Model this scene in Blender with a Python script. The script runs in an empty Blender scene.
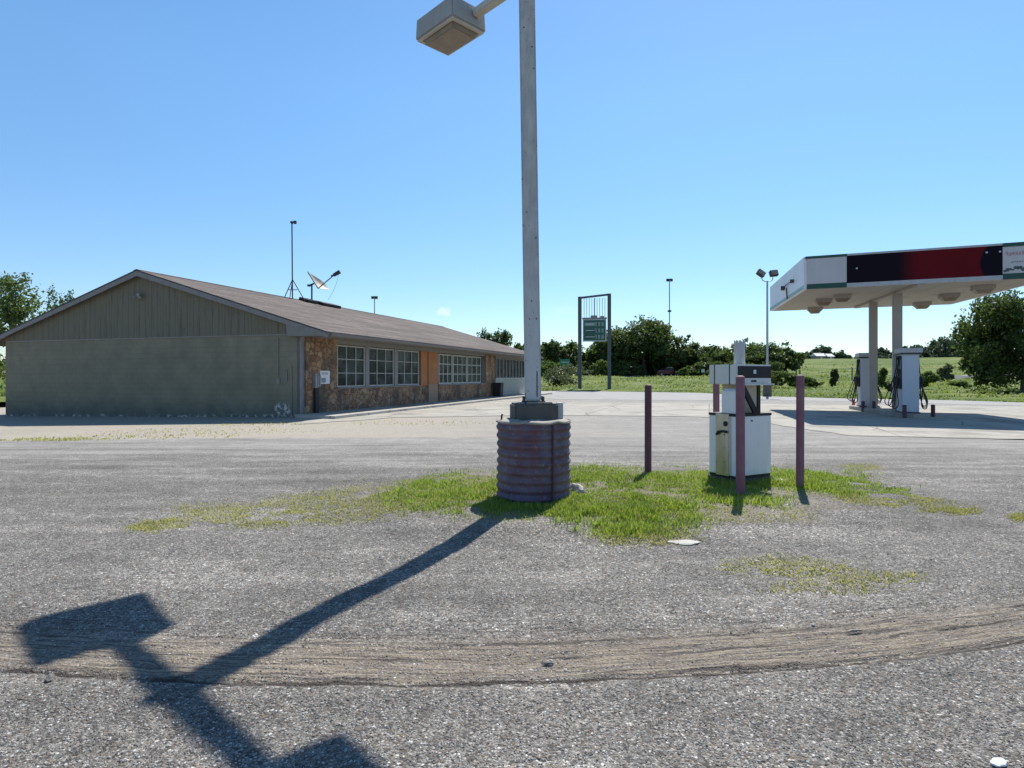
import bpy, bmesh, math, random
import numpy as np
from mathutils import Vector, Matrix, noise
R = math.radians
S = bpy.context.scene
col = S.collection
F, HC, HY = 600.0, 1.5, 376.0          # focal length in px, eye height, horizon row

# ------------------------------------------------------------------ camera
cd = bpy.data.cameras.new('camera'); cam = bpy.data.objects.new('camera', cd); col.objects.link(cam)
cam.location = (0, 0, HC); cam.rotation_euler = (R(90), 0, 0)
cd.sensor_fit = 'HORIZONTAL'; cd.sensor_width = 36; cd.lens = 36 * F / 1024
cd.shift_y = -(384 - HY) / 1024; cd.clip_start = 0.05; cd.clip_end = 6000
S.camera = cam
# ------------------------------------------------------------------ world, sun, exposure
SUN_AZ, SUN_EL = 23.0, 53.6            # azimuth to the right of +Y
w = bpy.data.worlds.new('World'); S.world = w; w.use_nodes = True
wn = w.node_tree; wn.nodes.clear()
wo = wn.nodes.new('ShaderNodeOutputWorld'); bg = wn.nodes.new('ShaderNodeBackground')
sky = wn.nodes.new('ShaderNodeTexSky'); sky.sky_type = 'NISHITA'; sky.sun_disc = False
sky.sun_elevation = R(SUN_EL); sky.sun_rotation = R(SUN_AZ); sky.altitude = 300
sky.air_density = 1.0; sky.dust_density = 0.15; sky.ozone_density = 1.6
hs = wn.nodes.new('ShaderNodeHueSaturation'); hs.inputs['Saturation'].default_value = 1.18; hs.inputs['Hue'].default_value = .4955
bg.inputs['Strength'].default_value = 0.117
wn.links.new(sky.outputs[0], hs.inputs['Color'])
# one small far-off cloud, fixed in the sky by direction
tc = wn.nodes.new('ShaderNodeTexCoord')
def wmath(op, a, b=None):
    n = wn.nodes.new('ShaderNodeMath'); n.operation = op
    for i, v in enumerate((a, b)):
        if v is None: continue
        if isinstance(v, (int, float)): n.inputs[i].default_value = v
        else: wn.links.new(v, n.inputs[i])
    return n.outputs[0]
def cloud(px, py, wx, wy, amt):
    d = Vector(((px - 512) / F, 1, (HY - py) / F)).normalized()
    sx = wn.nodes.new('ShaderNodeSeparateXYZ'); wn.links.new(tc.outputs['Generated'], sx.inputs[0])
    dx = wmath('DIVIDE', wmath('SUBTRACT', sx.outputs[0], d.x), wx / F)
    dz = wmath('DIVIDE', wmath('SUBTRACT', sx.outputs[2], d.z), wy / F)
    r2 = wmath('ADD', wmath('MULTIPLY', dx, dx), wmath('MULTIPLY', dz, dz))
    nz = wn.nodes.new('ShaderNodeTexNoise'); nz.inputs['Scale'].default_value = 90; nz.inputs['Detail'].default_value = 5
    wn.links.new(tc.outputs['Generated'], nz.inputs['Vector'])
    v = wmath('SUBTRACT', 1.0, wmath('ADD', r2, wmath('MULTIPLY', wmath('SUBTRACT', nz.outputs[0], 0.5), 3.0)))
    v = wmath('MULTIPLY', wmath('MAXIMUM', wmath('MINIMUM', v, 1.0), 0.0), wmath('GREATER_THAN', sx.outputs[1], 0.0))
    return wmath('MULTIPLY', v, amt)
cl = wmath('ADD', cloud(444, 312, 9, 5, .6), cloud(566, 311, 16, 5, .12))
mx = wn.nodes.new('ShaderNodeMixRGB'); mx.inputs[2].default_value = (7.5, 7.6, 7.7, 1)
wn.links.new(cl, mx.inputs[0]); wn.links.new(hs.outputs[0], mx.inputs[1])
sxh = wn.nodes.new('ShaderNodeSeparateXYZ'); wn.links.new(tc.outputs['Generated'], sxh.inputs[0])
rh = wn.nodes.new('ShaderNodeValToRGB'); wn.links.new(sxh.outputs[2], rh.inputs[0])
rh.color_ramp.elements[0].position = 0; rh.color_ramp.elements[0].color = (.60, .66, .76, 1)
rh.color_ramp.elements[1].position = .42; rh.color_ramp.elements[1].color = (1, 1, 1, 1)
mm = wn.nodes.new('ShaderNodeMixRGB'); mm.blend_type = 'MULTIPLY'; mm.inputs[0].default_value = 1
wn.links.new(mx.outputs[0], mm.inputs[1]); wn.links.new(rh.outputs[0], mm.inputs[2]); wn.links.new(mm.outputs[0], bg.inputs['Color']); wn.links.new(bg.outputs[0], wo.inputs[0])

sl = bpy.data.lights.new('sun', 'SUN'); sl.energy = 5.0; sl.angle = R(0.55); sl.color = (1, .955, .88)
sun = bpy.data.objects.new('sun', sl); col.objects.link(sun)
sd = Vector((math.sin(R(SUN_AZ)) * math.cos(R(SUN_EL)), math.cos(R(SUN_AZ)) * math.cos(R(SUN_EL)), math.sin(R(SUN_EL))))
sun.rotation_euler = (-sd).to_track_quat('-Z', 'Y').to_euler(); sun.location = sd * 50
S.view_settings.view_transform = 'Standard'; S.view_settings.look = 'None'
S.view_settings.exposure = 0.62; S.view_settings.gamma = 1
S.cycles.max_bounces = 6; S.cycles.transparent_max_bounces = 4

# ------------------------------------------------------------------ material helpers
class NT:
    def __init__(s, name):
        s.m = bpy.data.materials.new(name); s.m.use_nodes = True; s.t = s.m.node_tree
        s.b = s.t.nodes['Principled BSDF']; s.out = s.t.nodes['Material Output']
        g = s.t.nodes.new('ShaderNodeNewGeometry'); s.geo = g; s.pos = g.outputs['Position']
    def n(s, t, **k):
        x = s.t.nodes.new(t)
        for a, v in k.items(): setattr(x, a, v)
        return x
    def put(s, sock, v):
        if hasattr(v, 'links'): s.t.links.new(v, sock)
        elif v is not None: sock.default_value = v
    def math(s, op, a, b=None, c=None, clamp=False):
        x = s.n('ShaderNodeMath', operation=op); x.use_clamp = clamp
        for i, v in enumerate((a, b, c)):
            if v is not None: s.put(x.inputs[i], v)
        return x.outputs[0]
    def noise(s, scale, detail=4, rough=.55, vec=None, color=False):
        x = s.n('ShaderNodeTexNoise'); x.inputs['Scale'].default_value = scale
        x.inputs['Detail'].default_value = detail; x.inputs['Roughness'].default_value = rough
        s.put(x.inputs['Vector'], vec if vec is not None else s.pos)
        return x.outputs[1 if color else 0]
    def vor(s, scale, out=0, vec=None, feature='F1', rnd=1.0):
        x = s.n('ShaderNodeTexVoronoi', feature=feature); x.inputs['Scale'].default_value = scale
        x.inputs['Randomness'].default_value = rnd
        s.put(x.inputs['Vector'], vec if vec is not None else s.pos)
        return x.outputs[out]
    def ramp(s, fac, stops, interp='LINEAR'):
        x = s.n('ShaderNodeValToRGB'); s.put(x.inputs[0], fac); x.color_ramp.interpolation = interp
        e = x.color_ramp.elements
        while len(e) < len(stops): e.new(.5)
        for k, (p, c) in zip(e, stops):
            k.position = p; k.color = (*c, 1) if not isinstance(c, (int, float)) else (c, c, c, 1)
        return x.outputs[0]
    def mix(s, f, a, b, mode='MIX'):
        x = s.n('ShaderNodeMixRGB', blend_type=mode)
        s.put(x.inputs[0], f)
        for i, v in ((1, a), (2, b)):
            if hasattr(v, 'links'): s.t.links.new(v, x.inputs[i])
            else: x.inputs[i].default_value = (*v, 1) if not isinstance(v, (int, float)) else (v, v, v, 1)
        return x.outputs[0]
    def scalevec(s, v, vec=None):
        x = s.n('ShaderNodeVectorMath', operation='MULTIPLY'); s.put(x.inputs[0], vec if vec is not None else s.pos)
        x.inputs[1].default_value = v; return x.outputs[0]
    def obj(s): return s.n('ShaderNodeTexCoord').outputs['Object']
    def sep(s, vec=None):
        x = s.n('ShaderNodeSeparateXYZ'); s.put(x.inputs[0], vec if vec is not None else s.pos); return x.outputs
    def comb(s, a, b, c):
        x = s.n('ShaderNodeCombineXYZ')
        for i, v in enumerate((a, b, c)): s.put(x.inputs[i], v)
        return x.outputs[0]
    def smooth(s, v, lo, hi):
        x = s.n('ShaderNodeMapRange', interpolation_type='SMOOTHSTEP')
        s.put(x.inputs[0], v); s.put(x.inputs[1], lo); s.put(x.inputs[2], hi); return x.outputs[0]
    def bump(s, h, strength=.5, dist=.01, nrm=None):
        x = s.n('ShaderNodeBump'); x.inputs['Strength'].default_value = strength
        x.inputs['Distance'].default_value = dist; s.put(x.inputs['Height'], h)
        if nrm is not None: s.put(x.inputs['Normal'], nrm)
        return x.outputs[0]
    def fin(s, c=None, rough=.8, metal=0, nrm=None, spec=None):
        if c is not None:
            if hasattr(c, 'links'): s.t.links.new(c, s.b.inputs['Base Color'])
            else: s.b.inputs['Base Color'].default_value = (*c, 1)
        s.put(s.b.inputs['Roughness'], rough); s.b.inputs['Metallic'].default_value = metal
        if nrm is not None: s.t.links.new(nrm, s.b.inputs['Normal'])
        if spec is not None: s.b.inputs['Specular IOR Level'].default_value = spec
        return s.m

def paint(name, c, dirt=(.12, .10, .08), amt=.35, rough=.5, metal=0, scale=3, bump=.15):
    """weathered paint: colour with soft grime, scratches, chips"""
    t = NT(name)
    n1 = t.noise(scale, 6, .65); n2 = t.noise(scale * 14, 4, .6)
    streak = t.noise(scale, 4, .6, vec=t.scalevec((6, 6, .6)))
    f = t.ramp(t.math('ADD', t.math('MULTIPLY', n1, .5), t.math('MULTIPLY', streak, .5)), [(.38, 0.0), (.68, 1.0)])
    f2 = t.math('MULTIPLY', f, amt)
    c1 = t.mix(f2, c, dirt)
    chip = t.ramp(n2, [(.68, 0.0), (.74, .6 if amt > .1 else .1)])
    c2 = t.mix(t.math('MULTIPLY', chip, amt * 1.5, clamp=True), c1, dirt)
    return t.fin(c2, t.math('ADD', rough, t.math('MULTIPLY', n1, .2)), metal, t.bump(n2, bump, .004))

M = {}
# ---- ground
def make_ground_mat():
    t = NT('gravel ground')
    x, y, z = t.sep()
    # distance from the dirt track's centre line  y = a + b x + c x^2
    yc = t.math('ADD', 3.19, t.math('ADD', t.math('MULTIPLY', x, .05), t.math('MULTIPLY', t.math('MULTIPLY', x, x), .036)))
    v = t.math('SUBTRACT', y, yc)
    wob = t.noise(1.4, 5, .6)
    # gravel
    warp = t.noise(14, 2, color=True)
    p2 = t.n('ShaderNodeVectorMath', operation='ADD'); t.put(p2.inputs[0], t.pos); t.put(p2.inputs[1], t.scalevec((.02, .02, .02), warp))
    flat = t.scalevec((1, 1, .15), p2.outputs[0])
    c1 = t.vor(75, 1, flat); d1 = t.vor(75, 0, flat)
    c2 = t.vor(190, 1, flat); d2 = t.vor(190, 0, flat)
    r1 = t.n('ShaderNodeSeparateColor'); t.put(r1.inputs[0], c1)
    r2 = t.n('ShaderNodeSeparateColor'); t.put(r2.inputs[0], c2)
    g1 = t.ramp(r1.outputs[0], [(0, (.065, .064, .066)), (.35, (.115, .112, .108)), (.62, (.215, .21, .20)), (.82, (.37, .355, .34)), (.95, (.60, .59, .57)), (1, (.75, .74, .72))])
    g1 = t.mix(t.math('MULTIPLY', t.math('GREATER_THAN', r1.outputs[1], .80), .55), g1, (.30, .215, .15))
    g2 = t.ramp(r2.outputs[0], [(0, (.09, .085, .08)), (.5, (.19, .182, .172)), (.9, (.30, .29, .27)), (1, (.5, .48, .45))])
    sel = t.math('GREATER_THAN', r1.outputs[2], .45)
    g = t.mix(sel, g2, g1)
    gap = t.ramp(d1, [(.35, 0.0), (.62, 1.0)])
    g = t.mix(t.math('MULTIPLY', gap, t.math('MULTIPLY', sel, .5)), g, (.10, .092, .085))
    # broad variation: worn dark asphalt patches, dusty patches
    b1 = t.noise(.55, 5, .6); b2 = t.noise(2.6, 4, .6); b3 = t.noise(.16, 3, .5)
    trk = t.noise(.8, 4, .6, vec=t.scalevec((.35, 2.6, 1)))
    tone = t.math('ADD', t.math('ADD', t.math('MULTIPLY', b1, .8), t.math('MULTIPLY', b2, .35)), t.math('MULTIPLY', trk, .7))
    tone = t.ramp(tone, [(.55, .38), (.85, .74), (1.0, .89), (1.3, 1.05)])
    clump = t.ramp(t.math('ADD', t.math('MULTIPLY', t.noise(38, 3, .75), .6), t.math('MULTIPLY', t.noise(9, 4, .7), .4)), [(.38, .62), (.5, .98), (.62, 1.32)])
    g = t.mix(1.0, t.mix(1.0, g, (1.02, 1.0, .96), 'MULTIPLY'), t.mix(1.0, tone, clump, 'MULTIPLY'), 'MULTIPLY')
    oil = t.math('MULTIPLY', t.smooth(t.noise(.9, 5, .7), .60, .70), .45)
    g = t.mix(oil, g, (.075, .072, .07))
    dust = t.ramp(t.math('ADD', t.math('MULTIPLY', b2, .5), t.math('MULTIPLY', b3, .6)), [(.55, 0.0), (.75, .15)])
    g = t.mix(dust, g, (.31, .285, .25))
    # lot paler further off, grazing-angle brightening painted into its colour
    far = t.smooth(t.math('ADD', y, t.math('MULTIPLY', t.math('SUBTRACT', trk, .5), 8)), 8.5, 15)
    g = t.mix(t.math('MULTIPLY', far, .55), g, t.mix(1.0, (.36, .345, .32), t.ramp(t.math('ADD', t.math('MULTIPLY',b2,.5), t.math('MULTIPLY',trk,.5)), [(.3, .72), (.7, 1.12)]), 'MULTIPLY'))
    # tan dirt strip in front of the building
    sx = t.math('SUBTRACT', y, t.math('ADD', 14.3, t.math('MULTIPLY', t.math('SUBTRACT', wob, .5), 1.6)))
    strip = t.math('MULTIPLY', t.smooth(sx, 0.0, .5), t.math('SUBTRACT', 1.0, t.smooth(x, -6.0, 6.0)))
    stripc = t.mix(t.noise(6, 5), (.42, .375, .31), (.29, .255, .20))
    g = t.mix(t.math('MULTIPLY', strip, .85), g, stripc)
    # dirt track with tyre ruts
    vv = t.math('ADD', v, t.math('MULTIPLY', t.math('SUBTRACT', wob, .5), .12))
    vs = t.comb(t.math('MULTIPLY', x, .5), t.math('MULTIPLY', v, 9), 0.0)
    lines = t.noise(5, 4, .65, vec=vs)
    grit = t.noise(60, 4, .7)
    band = t.math('MULTIPLY', t.smooth(t.math('ADD', vv, t.math('MULTIPLY', t.math('SUBTRACT', t.noise(11, 5, .75), .5), .16)), -.28, -.17), t.math('SUBTRACT', 1.0, t.smooth(vv, .08, .40)))
    brk = t.ramp(t.math('ADD', t.math('MULTIPLY', lines, .5), t.math('MULTIPLY', grit, .5)), [(.40, .05), (.54, 1.0)])
    band2 = t.math('MULTIPLY', band, brk)
    dirt = t.ramp(t.math('ADD', t.math('MULTIPLY', lines, .8), t.math('MULTIPLY', grit, .25)), [(.40, (.06, .048, .04)), (.49, (.18, .142, .108)), (.56, (.24, .196, .145)), (.68, (.33, .28, .21))])
    g = t.mix(t.math('MULTIPLY', band2, .9), g, dirt)
    thin = t.math('MULTIPLY', t.smooth(t.noise(9, 3, .6, vec=t.comb(t.math('MULTIPLY', x, .18), t.math('MULTIPLY', v, 5.0), 0.0)), .55, .60), t.math('MULTIPLY', t.smooth(vv, -.32, -.2), t.math('SUBTRACT', 1.0, t.smooth(vv, .35, .62))))
    g = t.mix(t.math('MULTIPLY', thin, .6), g, (.05, .042, .036))
    fray = t.math('MULTIPLY', t.math('SUBTRACT', t.noise(7, 5, .7), .5), .035)
    for off, wd, st, lo in ((.235, .013, .8, .38), (.20, .010, .5, .45), (-.02, .010, .75, .42), (-.06, .008, .5, .5), (-.19, .012, .7, .45), (-.33, .009, .55, .48), (-.42, .008, .45, .5)):
        wd *= 1.5; st = min(1, st * 1.25); q = t.math('ABSOLUTE', t.math('ADD', t.math('ADD', vv, off), fray))
        rut = t.math('MULTIPLY', t.math('SUBTRACT', 1.0, t.smooth(q, wd * .3, wd)), t.smooth(t.noise(1.1 + 3 * wd, 4, .65, vec=t.comb(t.math('ADD', x, off * 40), t.math('MULTIPLY', y, .3), off)), lo, lo + .12))
        g = t.mix(t.math('MULTIPLY', rut, st), g, (.05, .042, .035))
    # damp earth under the grass island
    ex = t.math('DIVIDE', t.math('SUBTRACT', x, 1.1), 3.3); ey = t.math('DIVIDE', t.math('SUBTRACT', y, 7.6), 2.0)
    er = t.math('ADD', t.math('ADD', t.math('MULTIPLY', ex, ex), t.math('MULTIPLY', ey, ey)), t.math('MULTIPLY', t.math('SUBTRACT', wob, .5), 1.6))
    isl = t.math('SUBTRACT', 1.0, t.smooth(er, .2, 1.0))
    g = t.mix(t.math('MULTIPLY', isl, .8), g, t.mix(b2, (.13, .115, .065), (.21, .185, .12)))
    # bump
    h1 = t.math('SUBTRACT', 1.0, d1); h2 = t.math('SUBTRACT', 1.0, d2)
    h = t.math('ADD', t.math('MULTIPLY', h1, t.math('ADD', .35, t.math('MULTIPLY', sel, .8))), t.math('MULTIPLY', h2, .35))
    h = t.math('ADD', h, t.math('MULTIPLY', t.math('MULTIPLY', band, lines), 2.2))
    nb = t.bump(h, .85, .012)
    return t.fin(g, .92, 0, nb, .25)
M['ground'] = make_ground_mat()

def make_concrete(name, ca, cb, joints=None, jc=(.13, .12, .10)):
    t = NT(name); o = t.obj()
    n = t.noise(.7, 6, .6); m = t.noise(5, 5, .7); f = t.noise(60, 3, .7)
    c = t.mix(t.ramp(t.math('ADD', t.math('MULTIPLY', n, .6), t.math('MULTIPLY', m, .4)), [(.35, 0.0), (.65, 1.0)]), ca, cb)
    c = t.mix(t.math('MULTIPLY', f, .25), c, (.2, .19, .17))
    if joints:
        b = t.n('ShaderNodeTexBrick'); b.offset = 0
        b.inputs['Scale'].default_value = 1; b.inputs['Mortar Size'].default_value = .035
        b.inputs['Brick Width'].default_value = joints; b.inputs['Row Height'].default_value = joints
        mp = t.n('ShaderNodeMapping'); mp.inputs['Rotation'].default_value[2] = R(18.2)
        t.put(mp.inputs[0], t.pos); t.t.links.new(mp.outputs[0], b.inputs['Vector'])
        b.inputs['Mortar Smooth'].default_value = .4
        c = t.mix(t.math('MULTIPLY', b.outputs['Fac'], t.ramp(m, [(.35, .2), (.6, .9)])), c, jc)
        cr = t.vor(.33, 0, feature='DISTANCE_TO_EDGE', vec=t.scalevec((1, 1, 1)))
        c = t.mix(t.ramp(cr, [(0, .8), (.014, 0.0)]), c, jc)
        c = t.mix(t.math('MULTIPLY', t.smooth(t.noise(.35, 5, .7), .52, .64), .5), c, (.15, .14, .125))
    return t.fin(c, .9, 0, t.bump(f, .3, .01), .25)
M['apron'] = make_concrete('worn concrete apron', (.37, .345, .295), (.235, .222, .195), 4.5)
M['walk'] = make_concrete('walkway concrete', (.46, .44, .40), (.33, .31, .27), 2.5)
M['road'] = make_concrete('pale asphalt road', (.31, .30, .285), (.22, .215, .205))
M['highway'] = make_concrete('highway asphalt', (.14, .14, .13), (.10, .10, .095))
M['concrete'] = make_concrete('cast concrete', (.42, .39, .34), (.26, .24, .21))
M['oldconcrete'] = make_concrete('dark weathered concrete', (.14, .13, .12), (.07, .066, .062))

def make_field():
    t = NT('field grass ground')
    n = t.noise(.05, 6, .6, vec=t.scalevec((.6, 1.6, 1))); m = t.noise(.45, 6, .7); k = t.noise(6, 4, .7)
    f = t.math('ADD', t.math('MULTIPLY', n, .5), t.math('ADD', t.math('MULTIPLY', m, .35), t.math('MULTIPLY', k, .25)))
    c = t.ramp(f, [(.42, (.035, .052, .018)), (.49, (.075, .108, .028)), (.56, (.115, .15, .038)), (.64, (.17, .165, .075)), (.72, (.15, .12, .07))])
    return t.fin(c, .95, 0, t.bump(m, .8, .3), .1)
M['field'] = make_field()

def make_leaf(name, a, b, trans=.35, ramp3=None):
    t = NT(name)
    ri = t.geo.outputs['Random Per Island']
    big = t.noise(.5, 3)
    f = t.math('ADD', t.math('MULTIPLY', ri, .55), t.math('MULTIPLY', t.smooth(t.math('ADD', t.math('MULTIPLY', big, .5), t.math('MULTIPLY', t.noise(5, 4, .6), .5)), .36, .62), .5))
    c = t.mix(f, a, b)
    t.fin(c, .6, 0, None, .25)
    tr = t.n('ShaderNodeBsdfTranslucent'); t.put(tr.inputs[0], t.mix(.5, c, (b[0] * 1.5, b[1] * 1.6, b[2])))
    ms = t.n('ShaderNodeMixShader'); ms.inputs[0].default_value = trans
    t.t.links.new(t.b.outputs[0], ms.inputs[1]); t.t.links.new(tr.outputs[0], ms.inputs[2])
    t.t.links.new(ms.outputs[0], t.out.inputs[0])
    return t.m
M['leaf_dark'] = make_leaf('dark foliage', (.018, .034, .011), (.095, .135, .04), .35)
M['leaf_mid'] = make_leaf('mid foliage', (.03, .055, .016), (.12, .165, .048), .35)
M['leaf_light'] = make_leaf('light foliage', (.05, .085, .022), (.15, .20, .055), .35)
M['leaf_olive'] = make_leaf('olive foliage', (.045, .06, .03), (.13, .15, .08), .3)
M['leaf_far'] = make_leaf('far foliage', (.035, .055, .035), (.075, .105, .06), .25)
M['blade'] = make_leaf('lawn grass blades', (.045, .085, .014), (.27, .36, .05), .42)
M['blade_dry'] = make_leaf('yellowish dry grass', (.22, .22, .06), (.42, .40, .13), .35)
M['tall'] = make_leaf('tall field grass', (.06, .095, .022), (.19, .24, .06), .4)
t = NT('bark'); M['bark'] = t.fin(t.mix(t.noise(6, 5), (.05, .04, .032), (.13, .105, .085)), .95, 0, t.bump(t.noise(20, 4), .6, .03))

def make_stone_wall():
    t = NT('flagstone veneer'); o = t.obj()
    v = t.scalevec((1, 1, 1.15), o)
    wv = t.n('ShaderNodeVectorMath', operation='ADD'); t.put(wv.inputs[0], v); t.put(wv.inputs[1], t.scalevec((.30, .30, .30), t.noise(3.5, 4, vec=o, color=True)))
    cid = t.vor(3.9, 1, wv.outputs[0]); e = t.vor(3.9, 0, wv.outputs[0], feature='DISTANCE_TO_EDGE')
    s = t.n('ShaderNodeSeparateColor'); t.put(s.inputs[0], cid)
    c = t.ramp(s.outputs[0], [(0, (.13, .06, .035)), (.22, (.34, .175, .08)), (.42, (.44, .26, .135)), (.6, (.26, .155, .095)), (.78, (.50, .34, .20)), (1, (.17, .11, .08))])
    c = t.mix(t.math('MULTIPLY', t.noise(11, 5, .65, vec=o), .55), c, (.18, .12, .085))
    c = t.mix(t.ramp(e, [(.0, 1.0), (.045, 0.0)]), c, (.09, .075, .06))
    x, y, z = t.sep(o)
    stain = t.math('MULTIPLY', t.smooth(t.noise(1.3, 4, vec=t.scalevec((1, 1, .25), o)), .47, .62), .8)
    c = t.mix(stain, c, (.09, .068, .052))
    return t.fin(c, .85, 0, t.bump(t.ramp(e, [(0, 0.0), (.08, 1.0)]), .9, .03, t.bump(t.noise(25, 4, vec=o), .5, .01)))
M['stone'] = make_stone_wall()

def make_block():
    t = NT('painted block wall'); o = t.obj()
    br = t.n('ShaderNodeTexBrick'); x, y, z = t.sep(o)
    t.put(br.inputs['Vector'], t.comb(y, z, 0.0)); br.inputs['Scale'].default_value = 1
    br.inputs['Brick Width'].default_value = .4; br.inputs['Row Height'].default_value = .2; br.inputs['Mortar Size'].default_value = .007
    n = t.noise(1.2, 6, .6, vec=o); m = t.noise(.5, 4, vec=t.scalevec((1, 1, .3), o))
    c = t.mix(t.ramp(n, [(.35, 0.0), (.65, 1.0)]), (.225, .208, .145), (.165, .155, .11))
    c = t.mix(t.math('MULTIPLY', br.outputs['Fac'], .35), c, (.12, .125, .10))
    edge = t.math('ADD', z, t.math('MULTIPLY', t.math('SUBTRACT', t.noise(2.2, 5, .7, vec=o), .5), 1.2))
    c = t.mix(t.math('MULTIPLY', t.math('SUBTRACT', 1.0, t.smooth(edge, -.2, .75)), .65), c, (.065, .07, .072))
    chips = t.math('MULTIPLY', t.smooth(t.noise(4, 6, .75, vec=o), .52, .58), t.math('SUBTRACT', 1.0, t.smooth(t.math('ADD', z, t.math('MULTIPLY', y, .018)), .02, .16)))
    c = t.mix(chips, c, (.45, .44, .41))
    patch = t.math('MULTIPLY', t.smooth(t.noise(7, 4, .7, vec=o), .5, .56), t.math('MULTIPLY', t.math('SUBTRACT', 1.0, t.smooth(t.math('ABSOLUTE', t.math('SUBTRACT', y, .75)), .2, .45)), t.math('SUBTRACT', 1.0, t.smooth(t.math('ABSOLUTE', t.math('SUBTRACT', z, .28)), .08, .3))))
    c = t.mix(patch, c, (.55, .55, .54))
    return t.fin(c, .8, 0, t.bump(t.math('ADD', t.math('MULTIPLY', br.outputs['Fac'], -1.0), t.math('MULTIPLY', t.noise(40, 3, vec=o), .25)), .5, .008))
M['block'] = make_block()

def make_siding():
    t = NT('grooved gable siding'); o = t.obj(); x, y, z = t.sep(o)
    fr = t.math('FRACT', t.math('DIVIDE', y, .305)); gr = t.math('LESS_THAN', fr, .05)
    bid = t.math('FLOOR', t.math('DIVIDE', y, .305))
    wn_ = t.n('ShaderNodeTexWhiteNoise', noise_dimensions='1D'); t.put(wn_.inputs['W'], bid)
    n = t.noise(1.5, 6, .65, vec=t.scalevec((3, 3, .5), o))
    c = t.mix(n, (.185, .17, .12), (.125, .118, .088))
    c = t.mix(t.math('MULTIPLY', wn_.outputs[0], .3), c, (.15, .14, .10))
    drip = t.math('MULTIPLY', t.smooth(t.noise(2, 5, .75, vec=t.scalevec((4, 4, .35), o)), .50, .66), .75)
    c = t.mix(drip, c, (.10, .09, .065))
    c = t.mix(t.math('MULTIPLY', gr, .85), c, (.06, .06, .05))
    return t.fin(c, .85, 0, t.bump(t.math('SUBTRACT', 1.0, gr), .6, .01))
M['siding'] = make_siding()

def make_shingle():
    t = NT('asphalt shingle roof'); o = t.obj(); x, y, z = t.sep(o)
    br = t.n('ShaderNodeTexBrick'); t.put(br.inputs['Vector'], t.comb(x, y, 0.0)); br.inputs['Scale'].default_value = 1
    br.inputs['Brick Width'].default_value = .33; br.inputs['Row Height'].default_value = .14; br.inputs['Mortar Size'].default_value = .008
    br.inputs['Color1'].default_value = (.105, .09, .083, 1); br.inputs['Color2'].default_value = (.165, .142, .13, 1)
    br.inputs['Mortar'].default_value = (.07, .055, .05, 1)
    br.offset_frequency = 2
    n = t.noise(.8, 6, .65, vec=o); row = t.noise(1, 3, vec=t.comb(t.math('MULTIPLY', x, .15), t.math('MULTIPLY', y, 2.2), 0.0))
    c = t.mix(t.ramp(n, [(.35, 0.0), (.7, .6)]), br.outputs['Color'], (.19, .155, .135))
    c = t.mix(t.ramp(row, [(.42, 0.0), (.55, .55)]), c, (.07, .058, .052))
    lap = t.math('FRACT', t.math('DIVIDE', y, .14))
    return t.fin(c, .95, 0, t.bump(t.math('ADD', lap, t.math('MULTIPLY', t.noise(90, 2, vec=o), .4)), .7, .012), .15)
M['shingle'] = make_shingle()

def make_glass(name, c=(.012, .018, .02)):
    t = NT(name); n = t.noise(1.4, 5, .6); 
    cc = t.mix(t.ramp(n, [(.42, 0.0), (.62, 1.0)]), c, (.06, .078, .08))
    return t.fin(cc, .2, 0, t.bump(t.noise(.8, 2), .08, .05), .12)
M['glass'] = make_glass('dusty window glass')
M['glass_dark'] = make_glass('dark glass', (.015, .017, .02))
M['white_frame'] = paint('white window paint', (.50, .52, .51), amt=.35)
M['trim_grey'] = paint('grey trim paint', (.22, .225, .235), amt=.4)
M['fascia_grey'] = paint('weathered fascia board', (.21, .205, .20), (.10, .09, .08), .5)
M['soffit'] = paint('soffit board', (.23, .225, .205), amt=.45)
M['ply'] = paint('orange stained plywood', (.42, .175, .065), (.16, .08, .045), .55, .7)
M['ply_pale'] = paint('faded panel', (.34, .24, .17), (.2, .12, .08), .5, .7)
M['lowwall'] = paint('pale green siding', (.33, .35, .31), (.2, .19, .16), .4)
M['gutter'] = paint('gutter metal', (.16, .145, .135), amt=.4, rough=.45)
M['black'] = paint('black plastic', (.010, .010, .012), (.035, .03, .03), .4, .6)
M['dark_metal'] = paint('dark metal', (.04, .042, .045), (.10, .09, .08), .4, .45, .4)
M['galv'] = paint('galvanised steel', (.42, .43, .44), (.22, .21, .20), .35, .42, .55, 9)
M['pole_grey'] = None
def make_pole():
    t = NT('flaking grey pole paint')
    n = t.noise(5, 6, .65, vec=t.scalevec((2.5, 2.5, .7))); k = t.noise(26, 5, .7); z = t.sep()[2]
    c = t.mix(t.ramp(n, [(.35, 0.0), (.7, 1.0)]), (.50, .49, .47), (.33, .325, .32))
    pale = t.math('SUBTRACT', 1.0, t.smooth(z, 1.5, 3.2))
    c = t.mix(t.math('MULTIPLY', pale, .6), c, (.55, .55, .56))
    c = t.mix(t.ramp(k, [(.63, 0.0), (.67, 1.0)]), c, (.13, .055, .03))
    sp = t.vor(9, 0); 
    c = t.mix(t.math('MULTIPLY', t.ramp(sp, [(.07, 1.0), (.12, 0.0)]), .9), c, (.06, .03, .02))
    return t.fin(c, .55, 0, t.bump(k, .25, .004))
M['pole_grey'] = make_pole()
M['lamp_body'] = paint('lamp housing paint', (.36, .35, .33), (.2, .17, .14), .45, .5)
M['lamp_rim'] = paint('lamp rim cream', (.55, .52, .45), (.3, .26, .2), .4)
def make_lens():
    t = NT('dirty lamp lens'); n = t.noise(7, 5, .6)
    return t.fin(t.mix(n, (.13, .10, .07), (.30, .25, .19)), .35, 0, t.bump(t.noise(40, 3), .3, .01))
M['lens'] = make_lens()
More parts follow.
